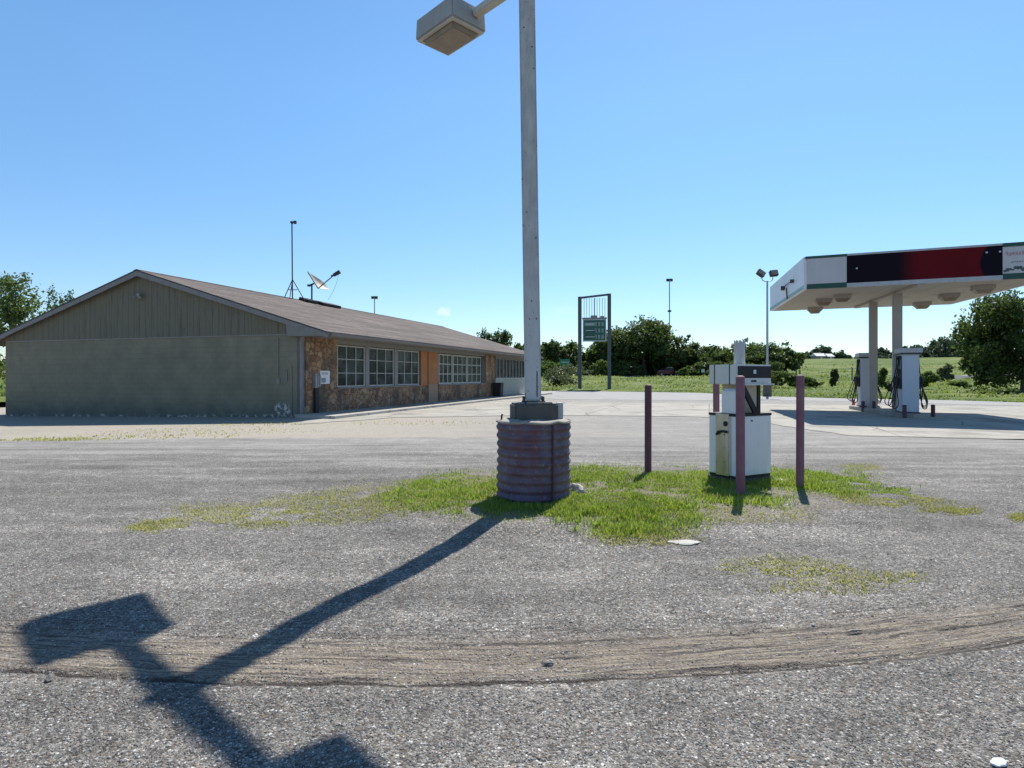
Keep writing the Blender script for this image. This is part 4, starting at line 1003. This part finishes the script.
Z = 63; e = empty('price_sign', (at(594.5, Z), Z, .1), R(-9), 'tall two post fuel price sign with an empty upper frame', 'sign')
k = Z / F; w2 = 14.6 * k; zt1 = hz(296.5, Z) - .1; zt2 = hz(294, Z) - .1
for s, zt in ((-1, zt1), (1, zt2)):
    m = MB(); m.bb(s * w2 - .19, s * w2 + .19, -.18, .18, -.4, zt); m.build('post', M['sign_steel'], e)
m = MB(); m.add([(-w2 + .19, y, zt1 - a) for y in (-.1, .1) for a in (0, .2)] + [(w2 - .19, y, zt2 - a) for y in (-.1, .1) for a in (0, .2)], [(0, 1, 5, 4), (2, 6, 7, 3), (0, 4, 6, 2), (1, 3, 7, 5)]); m.build('top_rail', M['sign_steel'], e)
zc0, zc1 = hz(341.5, Z) - .1, hz(319.5, Z) - .1
for i in range(9):
    xx = -w2 + .45 + (2 * w2 - .9) * i / 8
    m = MB(); m.tube([(xx, 0, zc1 + .05), (xx, 0, zt1 - .18)], .035 if i != 4 else .07, 6); m.build('inner_rod', M['galv'], e)
m = MB(); m.bb(-w2 + .25, w2 - .25, -.13, .13, zc1 + .05, zc1 + .2); m.bb(-.4, .3, -.14, .14, zc1 + .2, zc1 + .42); m.bb(.6, 1.0, -.14, .14, zc1 + .2, zc1 + .35); m.build('lower_rail', M['trim_grey'], e)
m = MB(); bw = w2 - .3
m.bb(-bw, bw, -.11, .11, zc0, zc1 + .04); m.build('board_frame', M['canopy_trim'], e)
m = MB(); m.bb(-bw + .12, bw - .12, -.13, .13, zc0 + .12, zc1 - .08); bd = m.build('price_board', M['sign_green'], e)
rows = 3; rh = (zc1 - zc0 - .3) / rows
for i in range(rows):
    zc = zc1 - .16 - rh * (i + .5)
    m = MB(); m.bb(-bw + .2, -bw + 1.35, -.142, -.131, zc - rh * .28, zc + rh * (.26 if i == 0 else .2)); m.build('grade_plate', M['sign_plate'] if i == 0 else M['canopy_green'], bd)
    m = MB()
    for q in range(3):
        xx = bw - 1.22 + q * .36
        m.bb(xx, xx + .22, -.142, -.131, zc - rh * .32, zc + rh * .32)
    m.build('price_digit_block', M['sign_plate'], bd)
m = MB()
for i in range(3):
    zc = zc1 - .16 - rh * (i + .5); m.bb(-bw + .3, -bw + 1.25, -.146, -.143, zc - .03, zc + .04)
m.build('grade_print', M['pale_mark'], bd)

def high_mast(px, ytop, Z, label, ymid=None):
    x = at(px, Z); z0 = fz(x, Z); zt = hz(ytop, Z); k = Z / F
    e = empty('high_mast_light', (x, Z, z0), 0, label, 'high mast light', 'high mast highway lights'); H = zt - z0
    m = MB(); m.tube([(0, 0, -.5), (0, 0, H)], [.55 * k * 1.1, .5 * k], 10); m.build('mast', M['galv'], e)
    m = MB(); m.cyl((0, 0, H - .3), 1.6 * k, .35, 12); m.build('lamp_ring', M['dark_metal'], e)
    for s in (-1, 0, 1):
        m = MB(); m.cyl((s * 2.2 * k, (.6 if s == 0 else 0) * k, H - 2.4 * k), 1.1 * k, 2.6 * k, 10); m.build('lamp', M['dark_metal'], e)
    if ymid: zm = hz(ymid, Z) - z0; m = MB(); m.cyl((0, 0, zm - .4 * k), 1.9 * k, 1.6 * k, 12); m.build('lowered_ring', M['dark_metal'], e)
high_mast(669.5, 279, 210, 'high mast highway light with lowered ring above the tree line', 311.5)
high_mast(374.5, 296.5, 190, 'high mast light seen just above the roof ridge')
Z = 118; x = at(565, Z); z0 = fz(x, Z); e = empty('highway_sign', (x, Z, z0), 0, 'green highway sign in front of the trees left of the price sign', 'road sign')
m = MB(); m.bb(-.95, .95, -.04, .04, hz(365, Z) - z0, hz(359, Z) - z0); b_ = m.build('sign_panel', M['highway_green'], e)
m = MB(); m.bb(-.8, .8, -.046, -.041, hz(362.6, Z) - z0, hz(361.8, Z) - z0); m.build('sign_print', M['pale_mark'], b_)
for s in (-.7, .7): m = MB(); m.bb(s - .05, s + .05, .041, .10, -.3, hz(360, Z) - z0); m.build('post', M['wood'], e)
Z = 112; x = at(703, Z); z0 = fz(x, Z); e = empty('roadside_marker', (x, Z, z0), 0, 'small pale sign on a thin post before the dark trees', 'road sign')
m = MB(); m.bb(-.3, .3, -.03, .03, hz(372.5, Z) - z0, hz(369, Z) - z0); m.build('sign_panel', M['pale_mark'], e)
m = MB(); m.bb(-.04, .04, .031, .08, -.3, hz(370, Z) - z0); m.build('post', M['wood'], e)
for px, Zp, top, lab in ((796, 70, 369.5, 'grey twin field post behind the right purple bollard'), (852, 84, 367.5, 'thin dark field post left of the canopy pumps')):
    x = at(px, Zp); z0 = fz(x, Zp); e = empty('field_post', (x, Zp, z0), 0, lab, 'post')
    m = MB(); m.tube([(-.0, 0, -.3), (.03, 0, hz(top, Zp) - z0)], .09, 8)
    m.build('post_shaft', M['wood'], e)
    if px == 796: m = MB(); m.tube([(.5, .1, -.3), (.5, .1, hz(top + 1, Zp) - z0)], .09, 8); m.build('second_shaft', M['wood'], e)

# ------------------------------------------------------------------ PICKUP on the highway
Z = 131.5; x = at(668.5, Z); z0 = fz(x, 133) + .1
e = empty('pickup_truck', (x, Z, z0), 0, 'dark burgundy pickup driving left along the highway', 'pickup truck')
sc = 1.0
m = MB(); m.prism([(-2.75, .5), (2.75, .5), (2.75, 1.22), (1.0, 1.24), (-1.05, 1.24), (-2.5, 1.10), (-2.75, .95)], -.95, .95, 'y'); m.build('body', M['car_red'], e, bevel=.06)
m = MB(); m.prism([(-1.15, 1.24), (1.0, 1.24), (.85, 1.84), (-.45, 1.88)], -.82, .82, 'y'); cb = m.build('cab', M['car_red'], e, bevel=.05)
m = MB(); m.prism([(-.95, 1.30), (.85, 1.30), (.75, 1.76), (-.42, 1.78)], -.835, .835, 'y'); m.build('side_window', M['glass_dark'], cb)
m = MB(); m.prism([(-.42, 1.875), (.82, 1.845), (.82, 1.90), (-.40, 1.93)], -.7, .7, 'y'); m.build('roof_glint', M['white'], cb)  # white slab, the bright glint on the cab roof put into colour
m = MB(); m.prism([(-2.3, 1.12), (-1.3, 1.25), (-1.3, 1.29), (-2.3, 1.16)], -.8, .8, 'y'); m.build('hood', M['canopy_trim'], e)
m = MB(); m.bb(1.1, 2.72, -.93, .93, 1.245, 1.30); m.build('bed_rail', M['dark_metal'], e)
for sx in (-1.75, 1.8):
    for sy in (-.88, .88):
        m = MB(); m.tube([(sx, sy - .12, .42), (sx, sy + .12, .42)], .42, 20); wh = m.build('wheel', M['rubber'], e)
        m = MB(); m.tube([(sx, sy - .13, .42), (sx, sy + .13, .42)], .22, 12); m.build('rim', M['galv'], wh)

# ------------------------------------------------------------------ FARM BUILDINGS on the hill
for px, wd, lab, hh in ((818.5, 5.5, 'white roofed farmhouse on the hill among trees', 2.6), (828, 3.6, 'small pale shed beside the hilltop farmhouse', 2.2)):
    Z = 290; x = at(px, Z); z0 = fz(x, Z) - .1; e = empty('farmhouse' if hh > 2.3 else 'farm_shed', (x, Z, z0), R(12), lab, 'house' if hh > 2.3 else 'shed')
    m = MB(); m.bb(-wd * .5, wd * .5, -2, 2, -.5, hh); wl = m.build('wall', M['barn_wall'], e)
    m = MB(); m.prism([(-2.4, hh - .1), (2.4, hh - .1), (0, hh + 1.3)], -wd * .55, wd * .55, 'x'); m.build('roof', M['barn_roof'], e)
    m = MB(); m.bb(-.5, .5, -2.05, -2.001, .0, 2); m.build('door', M['white'], e)

# ------------------------------------------------------------------ TREES
def crown(seed, rx, ry, rz, n, leaf, lobes=9, low=-.6, open_=.0, lobe_r=.5):
    g = np.random.default_rng(seed)
    C = []
    while len(C) < lobes:
        q = g.uniform(-1, 1, 3); r = np.linalg.norm(q)
        if r < 1.08 and q[2] > low and r > .25: C.append(q * .72)
    C = np.array(C); LR = g.uniform(.55, 1.15, lobes) * lobe_r
    li = g.choice(lobes, n, p=LR ** 2 / (LR ** 2).sum())
    d = g.normal(size=(n, 3)); d /= np.linalg.norm(d, axis=1)[:, None]
    rad = np.clip(1 - np.abs(g.normal(0, .28, n)), .1, 1.15)
    rad *= 1 + .22 * np.sin(d[:, 0] * 5 + li * 1.7) * np.sin(d[:, 2] * 6 + li) + .12 * np.sin(d[:, 1] * 13 + d[:, 2] * 11)
    P = C[li] + d * (LR[li] * rad)[:, None]
    # gather leaves in sprays, which leaves real gaps
    ns = max(50, n // 22); sp = P[g.choice(n, ns)]; j = g.integers(0, ns, n); keep = g.random(n) < .82
    P = np.where(keep[:, None], sp[j] + g.normal(0, .06, (n, 3)), P)
    P = P * np.array([rx, ry, rz])
    nr = d * .6 + g.normal(0, .7, (n, 3)) + np.array([0, 0, .3]); nr /= np.linalg.norm(nr, axis=1)[:, None]
    a = np.cross(nr, g.normal(size=(n, 3))); a /= np.linalg.norm(a, axis=1)[:, None]; b = np.cross(nr, a)
    s = (leaf * g.uniform(.55, 1.3, n))[:, None]
    V = np.stack([P - a * s, P - b * s * .55, P + a * s, P + b * s * .55], 1).reshape(-1, 3)
    return V, np.arange(4 * n).reshape(n, 4), C * np.array([rx, ry, rz])
def tree(px, Z, ytop, wpx, label, mat='leaf_dark', name='broadleaf_tree', n=7000, ybase=None, grp='trees beyond the lot', trunk=True, seed=None, lobes=10, low=-.6, leafpx=1.1, cat='tree', cfrac=.78, dy=1.0, lobe_r=.42):
    x = at(px, Z); z0 = fz(x, Z) if ybase is None else hz(ybase, Z); zt = hz(ytop, Z); H = zt - z0; k = Z / F; n = int(n * 1.15)
    seed = seed or int(abs(px) * 7 + Z); rx = wpx * k / 2
    crz = H * cfrac / 2; cz = H - crz
    e = empty(name, (x, Z, z0), 0, label, cat, grp)
    V, Fq, C = crown(seed, rx * 1.18, rx * dy, crz / 1.0, n, max(leafpx * k, .05), lobes, low, lobe_r=lobe_r)
    # settle exact top
    V[:, 2] += cz; V[:, 2] *= H / max(np.percentile(V[:, 2], 99.8), .1)
    V[:, 2] = np.maximum(V[:, 2], .02 + rng.uniform(0, .2, len(V)))
    np_mesh('crown', V, Fq, M[mat], e)
    if trunk:
        m = MB(); rr = random.Random(seed); rt = max(H * .028, .08)
        fork = Vector((rr.uniform(-.1, .1) * rx, 0, H * .32))
        m.tube([(0, 0, -.3), (fork.x * .4, 0, H * .15), fork], [rt * 1.35, rt, rt * .85], 9)
        for c in C[:8]:
            q = Vector(c) + Vector((0, 0, cz)); mid = fork.lerp(q, .5) + Vector((rr.uniform(-.1, .1) * rx, 0, -.04 * H))
            m.tube([fork, mid, q], [rt * .6, rt * .4, rt * .12], 6)
        m.build('trunk', M['bark'], e)
    return e
# left edge, behind the store
tree(18, 42, 275, 84, 'open crowned tree rising behind the left roof slope', 'leaf_mid', n=4200, ybase=402, seed=11, lobes=18, leafpx=1.7, lobe_r=.24, cfrac=.70)
tree(66, 60, 289, 30, 'small dark treetop just over the left roof slope', 'leaf_dark', n=3000, ybase=396)
tree(-6, 37, 352, 40, 'low bright shrub at the left edge behind the store corner', 'leaf_light', 'shrub', n=2500, ybase=405, trunk=False, cat='shrub', grp=None)
tree(497, 86, 329.5, 34, 'dark treetop beyond the far end of the store roof', 'leaf_dark', n=4000)
tree(519, 95, 343, 26, 'lower treetop between the roof end and the light pole', 'leaf_mid', n=3000)
L_ = [  # px, Z, ytop, wpx, mat, label, kind
 (547, 140, 343, 26, 'leaf_dark', 'dark tree right of the light pole, left of the highway sign'),
 (556, 135, 340, 22, 'leaf_dark', 'dark tree with pointed top behind the highway sign'),
 (570, 138, 341.5, 26, 'leaf_mid', 'mid green tree just left of the price sign'),
 (589, 142, 346, 26, 'leaf_mid', 'mid green tree seen between the price sign posts'),
 (604, 146, 350, 22, 'leaf_light', 'light green tree behind the right price sign post'),
 (645, 138, 316.5, 76, 'leaf_dark', 'largest dark tree, standing behind the pickup'),
 (621, 137, 330, 40, 'leaf_dark', 'dark tree filling the left side of the largest tree'),
 (668, 139, 336, 34, 'leaf_dark', 'dark tree filling the right side of the largest tree'),
 (691, 141, 343, 28, 'leaf_mid', 'mid green tree right of the pickup'),
 (709, 138, 346, 30, 'leaf_dark', 'dark tree left of the old dispenser'),
 (728, 132, 350, 28, 'leaf_dark', 'dark tree directly left of the silver cylinder'),
 (745, 128, 340.5, 36, 'leaf_mid', 'mid green tree behind the silver cylinder'),
 (764, 124, 343, 44, 'leaf_dark', 'wide dark tree behind the floodlight pole'),
 (784, 122, 351, 30, 'leaf_dark', 'dark rounded tree right of the floodlight pole'),
]
for px, Z, yt, wp, mt, lb in L_:
    tree(px, Z, yt, wp * 1.25 if wp < 50 else wp, lb, mt, n=9000 if wp > 50 else 4200, cfrac=1.0, low=-1, leafpx=1.7 if wp > 50 else 1.5, lobes=16 if wp > 50 else 12)
S_ = [(552, 122, 362, 24, 'leaf_light', 'light shrub under the highway sign'), (575, 74, 364, 54, 'leaf_olive', 'wide olive shrub at the foot of the price sign'),
 (600, 128, 360, 24, 'leaf_light', 'bright shrub seen between the price sign posts'), (618, 130, 364, 22, 'leaf_mid', 'shrub just right of the price sign'),
 (684, 128, 368, 14, 'leaf_light', 'small bright shrub behind the pickup bed'), (697, 130, 362, 26, 'leaf_mid', 'shrub behind the small roadside marker'),
 (722, 124, 362, 30, 'leaf_dark', 'dark shrub left of the dispenser head'), (783, 58, 371, 30, 'leaf_mid', 'leafy shrub right of the floodlight pole base'),
 (776, 64, 362, 26, 'leaf_dark', 'dark shrub close behind the floodlight pole'), (797, 62, 377, 20, 'leaf_light', 'bright shrub beside the right purple bollard'),
 (811, 66, 378, 22, 'leaf_light', 'pale scrubby bush right of the right purple bollard'), (834, 62, 369, 8, 'leaf_dark', 'narrow dark cedar in the field'),
 (868, 55, 379, 14, 'leaf_mid', 'bush glimpsed left of the canopy pumps'), (887, 52, 368, 15, 'leaf_mid', 'dark bush seen between the two canopy pumps'),
 (928, 58, 371, 24, 'leaf_light', 'loose shrub right of the pale blue pump'), (945, 75, 364, 20, 'leaf_olive', 'olive shrub between pump and right tree'),
 (963, 60, 381, 22, 'leaf_light', 'bright bush left of the right hand tree'), (976, 46, 389, 14, 'leaf_mid', 'low dark bush near the road at right'), (1003, 42, 388, 40, 'leaf_light', 'low bright brush under the right hand tree')]
for px, Z, yt, wp, mt, lb in S_:
    tree(px, Z, yt, wp, lb, mt, 'shrub', n=2600, cfrac=1.05, low=-1, trunk=False, cat='shrub', grp='shrubs in the field', leafpx=1.15, lobes=7)
for i, (px, Z, yt, wp, mt, lb) in enumerate([(540, 126, 359, 22, 'leaf_mid', 'low thicket just right of the light pole'), (588, 134, 362, 26, 'leaf_dark', 'low dark thicket between the sign posts'), (628, 132, 361, 34, 'leaf_dark', 'dark thicket left of the trunk of the largest tree'), (606, 148, 358, 34, 'leaf_mid', 'mid green thicket right of the right sign post'), (622, 150, 352, 40, 'leaf_dark', 'tall dark thicket deep behind the left of the largest tree'), (640, 148, 352, 40, 'leaf_dark', 'dark thicket just behind the trunk of the largest tree'), (662, 150, 350, 44, 'leaf_dark', 'tall dark thicket deep behind the pickup'), (698, 146, 356, 44, 'leaf_dark', 'dark thicket deep behind the roadside marker'),
    (650, 142, 356, 40, 'leaf_dark', 'dark thicket right behind the pickup'), (676, 144, 356, 34, 'leaf_mid', 'mid green thicket above the pickup tail'), (712, 128, 362, 30, 'leaf_dark', 'dark thicket left of the dispenser head'), (742, 122, 360, 36, 'leaf_mid', 'thicket directly behind the dispenser head'), (762, 118, 362, 30, 'leaf_dark', 'dark thicket left of the floodlight pole')]):
    tree(px, Z, yt, wp * 1.2, lb, mt, 'thicket', n=3400, cfrac=1.5, low=-1, trunk=False, cat='thicket', grp='thickets under the tree line', leafpx=1.4, lobes=12)
# hill line
hl_ = [(796, 352, 28), (809, 352, 20), (823, 345.5, 24), (834, 347, 18), (846, 354, 18), (860, 355, 18), (874, 355, 18), (888, 352, 16), (884, 347.5, 16), (905, 353, 22), (921, 345, 20), (935, 340, 22), (948, 338, 24), (962, 337, 26), (978, 340, 26)]
words_ = ['low', 'rounded', 'tallest rounded', 'broad', 'small', 'low dark', 'even', 'thin', 'pointed', 'wide low', 'rising', 'taller', 'high', 'highest', 'last']
for i, (px, yt, wp) in enumerate(hl_):
    place = ['just right of the dark rounded tree', 'left of the farmhouse', 'over the farmhouse', 'right of the farmhouse', 'beyond the small shed', 'above the field post', 'left of the left column', 'between the canopy columns', 'beside the left pump cap', 'behind the pale blue pump cap', 'right of the pale blue pump cap', 'in the rising row toward the right tree', 'in the middle of the rising row', 'touching the right tree outline', 'behind the right tree'][i]
    tree(px, 300 + (i % 3) * 8, yt, wp * 1.3, f'{words_[i]} hilltop tree {place}', 'leaf_far', n=2400, cfrac=1.5, low=-1, leafpx=1.4, lobes=10, grp='trees along the hilltop', trunk=False)
# big tree at right
tree(1024, 47, 293, 122, 'large dark tree at the right edge beside the road', 'leaf_dark', n=18000, cfrac=1.0, low=-1, leafpx=1.9, lobes=34, seed=5, lobe_r=.26)
tree(985, 50, 318, 52, 'dark tree joining the left side of the right hand tree', 'leaf_mid', n=8000, cfrac=1.02, low=-1, leafpx=1.8, lobes=12, seed=9, trunk=False)

# ------------------------------------------------------------------ GRASS
def blades(P, h, wd, lean=.5):
    n = len(P); g = rng
    a = g.uniform(0, 2 * np.pi, n); hh = h * g.uniform(.5, 1.3, n); ww = wd * g.uniform(.6, 1.3, n)
    d = np.stack([np.cos(a), np.sin(a), 0 * a], 1); s = np.stack([-np.sin(a), np.cos(a), 0 * a], 1)
    ln = (lean * g.uniform(.1, 1.0, n) * hh)[:, None]; up = np.stack([0 * a, 0 * a, hh], 1)
    b = P
    V = np.stack([b - s * ww[:, None], b + s * ww[:, None], b + up * .55 + d * ln * .35 + s * ww[:, None] * .8, b + up * .55 + d * ln * .35 - s * ww[:, None] * .8, b + up * .9 + d * ln], 1).reshape(-1, 3)
    k = np.arange(n)[:, None] * 5
    return V, np.concatenate([np.concatenate([k, k + 1, k + 2], 1), np.concatenate([k, k + 2, k + 3], 1), np.concatenate([k + 3, k + 2, k + 4], 1)])
def patch(lst, thr=.42, seed=0):
    """ellipses of (px, py, rx, ry, count) in plan, drawn through the view to find their place on the ground"""
    out = []
    for px, py, rx, ry, cnt in lst:
        r = np.sqrt(rng.random(cnt)) * (1 + .15 * rng.normal(size=cnt)); a = rng.random(cnt) * 2 * np.pi
        qx = px + rx * r * np.cos(a); qy = py + ry * r * np.sin(a); Z = HC * F / np.maximum(qy - HY, 3); 
        xx = (qx - 512) / F * Z
        nz = vnoise(xx * 2.2, Z * 2.2, 11) * .6 + vnoise(xx * 7, Z * 7, 12) * .4
        keep = nz + .25 * (1 - r) + rng.normal(0, .07, cnt) > thr
        out.append(np.stack([xx, Z], 1)[keep])
    P = np.concatenate(out); z = GZ(P[:, 0], P[:, 1], True)
    return np.stack([P[:, 0], P[:, 1], z - .005], 1)
lush = patch([(600, 500, 105, 30, 20000), (665, 488, 110, 17, 11000), (800, 483, 72, 14, 11000), (465, 500, 80, 22, 12000), (625, 525, 80, 17, 7000), (560, 488, 60, 20, 5000), (520, 508, 60, 18, 5000), (740, 505, 60, 14, 2500), (860, 492, 50, 10, 4000), (690, 508, 50, 10, 1500)], .44)
kd = ~((np.hypot(lush[:, 0] - BX, lush[:, 1] - BY) < .42))
lush = lush[kd]
hgt = .022 + .070 * vnoise(lush[:, 0] * 1.8, lush[:, 1] * 1.8, 20) * vnoise(lush[:, 0] * 5, lush[:, 1] * 5, 21) * 1.6
dry = rng.random(len(lush)) < .09
V, Fq = blades(lush[dry], hgt[dry] * 1.25, .0032, .9); tag(np_mesh('dead_straw', V, Fq, M['blade_dry'], None), 'dead yellow straw mixed through the green grass', 'grass', kind='stuff')
V, Fq = blades(lush[~dry], hgt[~dry], .0042, 1.0); tag(np_mesh('lawn_grass', V, Fq, M['blade'], None), 'bright green grass growing round the barrel and old dispenser', 'grass', kind='stuff')
sparse = patch([(430, 500, 110, 20, 5000), (330, 508, 100, 16, 5200), (240, 515, 70, 13, 3600), (170, 527, 44, 8, 2400), (890, 503, 60, 7, 2600), (950, 510, 36, 5, 1800), (1022, 517, 14, 4, 700),
                (790, 568, 70, 12, 1300), (830, 588, 70, 9, 500), (880, 578, 50, 7, 400), (860, 467, 26, 4, 800), (545, 462, 20, 4, 400), (640, 540, 60, 9, 1700), (740, 520, 70, 10, 1500)], .50)
V, Fq = blades(sparse, .03, .0042, 1.2); tag(np_mesh('sparse_grass', V, Fq, M['blade_dry'], None), 'thin yellowish grass creeping over the gravel', 'grass', kind='stuff')
wd_ = patch([(50, 438, 70, 2.2, 800), (200, 431, 120, 4, 450), (150, 436, 100, 3, 250), (250, 424, 60, 2, 300), (520, 397.6, 24, 1.0, 700), (470, 401, 30, 1, 250), (430, 423, 80, 3, 250)], .48)
V, Fq = blades(wd_, .05, .012, 1.4); tag(np_mesh('roadside_weeds', V, Fq, M['blade_dry'], None), 'yellow green weeds in the dirt strip before the store', 'weeds', kind='stuff')
# tall field grass tufts
N = 70000; qx = rng.uniform(-80, 1130, N); fr_ = rng.random(N) ** 1.6
P = []
for a, f in zip(qx, fr_):
    th = math.atan((a - 512) / F); r0 = np.interp(th, ths, R0); r = r0 + .4 + f * 170
    x, y = r * math.sin(th), r * math.cos(th)
    if abs(y - 133) < 5.5: continue
    P.append((x, y, FZ(x, y, r0) - .04))
P = np.array(P); rr_ = np.hypot(P[:, 0], P[:, 1]); nz = vnoise(P[:, 0] * .35, P[:, 1] * .35, 31)
P = P[nz > .30]; rr_ = np.hypot(P[:, 0], P[:, 1])
hgt = (.07 + .30 * vnoise(P[:, 0] * .25, P[:, 1] * .25, 32) ** 2.5) * np.clip((rr_ / 45), .8, 1.6)
V, Fq = blades(P, hgt, .04 * rr_ / 45 * 1.1, 1.8); tag(np_mesh('field_weeds', V, Fq, M['tall'], None), 'rough tall grass and weeds covering the field', 'grass', kind='stuff')

# ------------------------------------------------------------------ LOOSE GRAVEL
def pebbles(n, size, ymin, ymax, seed, powr=1.5):
    g = np.random.default_rng(seed)
    y = ymin + (ymax - ymin) * g.random(n) ** powr; x = g.uniform(-.9, .9, n) * (y + .4)
    v = track_v(x, y); keep = ~((v > -.3) & (v < .25) & (g.random(n) < .72)); x, y = x[keep], y[keep]; n = len(x)
    z = GZ(x, y, True)
    ico = np.array([(0, 0, 1), (.894, 0, .447), (.276, .851, .447), (-.724, .526, .447), (-.724, -.526, .447), (.276, -.851, .447), (.724, .526, -.447), (-.276, .851, -.447), (-.894, 0, -.447), (-.276, -.851, -.447), (.724, -.526, -.447), (0, 0, -1)])
    fc = np.array([(0,1,2),(0,2,3),(0,3,4),(0,4,5),(0,5,1),(1,6,2),(2,7,3),(3,8,4),(4,9,5),(5,10,1),(6,7,2),(7,8,3),(8,9,4),(9,10,5),(10,6,1)])
    s = size * np.minimum(np.exp(g.normal(0, .38, n)), 1.6); sc = np.stack([s * g.uniform(.7, 1.3, n), s * g.uniform(.7, 1.3, n), s * g.uniform(.4, .8, n)], 1)
    V = ico[None] * sc[:, None] * g.uniform(.75, 1.2, (n, 12, 1))
    a = g.uniform(0, 6.28, n); c, s_ = np.cos(a)[:, None], np.sin(a)[:, None]
    V = np.stack([V[..., 0] * c - V[..., 1] * s_ + x[:, None], V[..., 0] * s_ + V[..., 1] * c + y[:, None], V[..., 2] + (z + sc[:, 2] * .25)[:, None]], -1).reshape(-1, 3)
    return V, (fc[None] + (np.arange(n) * 12)[:, None, None]).reshape(-1, 3)
V1, F1 = pebbles(75000, .0036, 1.9, 8.5, 1); V2, F2 = pebbles(500, .0068, 2.0, 12, 2)
tag(np_mesh('loose_gravel', np.concatenate([V1, V2]), np.concatenate([F1, F2 + len(V1)]), M['pebble'], None), 'loose crushed stone scattered over the lot', 'gravel', kind='stuff')

def rock(px, py, sx, sy, sz, label, name='rock', mat='rock', seed=1, cat='rock'):
    Z = HC * F / (py - HY); x = at(px, Z); bm = bmesh.new(); bmesh.ops.create_icosphere(bm, subdivisions=3, radius=1)
    for v in bm.verts:
        n_ = noise.noise(v.co * 1.3 + Vector((seed * 9, 0, 0))) * .35 + noise.noise(v.co * 4 + Vector((seed * 5, 0, 0))) * .12
        v.co *= 1 + n_; v.co.x *= sx; v.co.y *= sy; v.co.z *= sz; v.co.z = max(v.co.z, -.3 * sz)
    me = bpy.data.meshes.new(name); bm.to_mesh(me); bm.free(); o = link(name, me, M[mat]); o.location = (x, Z, gz(x, Z) + sz * .25); o.rotation_euler = (0, 0, seed)
    return tag(o, label, cat)
rock(577, 500, .11, .08, .075, 'lumpy grey rock in the grass at the foot of the barrel', seed=2)
rock(684, 546, .13, .07, .012, 'flat pale concrete chip at the grass edge', 'concrete_chip', seed=3.1, cat='debris')
rock(999, 763, .035, .022, .010, 'white stone chip in the nearest gravel at right', 'stone_chip', 'white', seed=.4, cat='debris')
rock(779, 487, .16, .10, .02, 'pale slab fragment beside the old dispenser', 'concrete_fragment', seed=4.2, cat='debris')
rock(50, 678, .04, .015, .012, 'dark clod on the lower rut line at left', 'dirt_clod', 'oldconcrete', seed=5.2, cat='debris')
rock(547, 664, .035, .018, .010, 'dark dirt clod in the middle of the track', 'dirt_clod', 'oldconcrete', seed=6.2, cat='debris')
rock(855, 631, .05, .008, .008, 'dark broken stick on the track at right', 'broken_stick', 'wood', seed=.2, cat='debris')
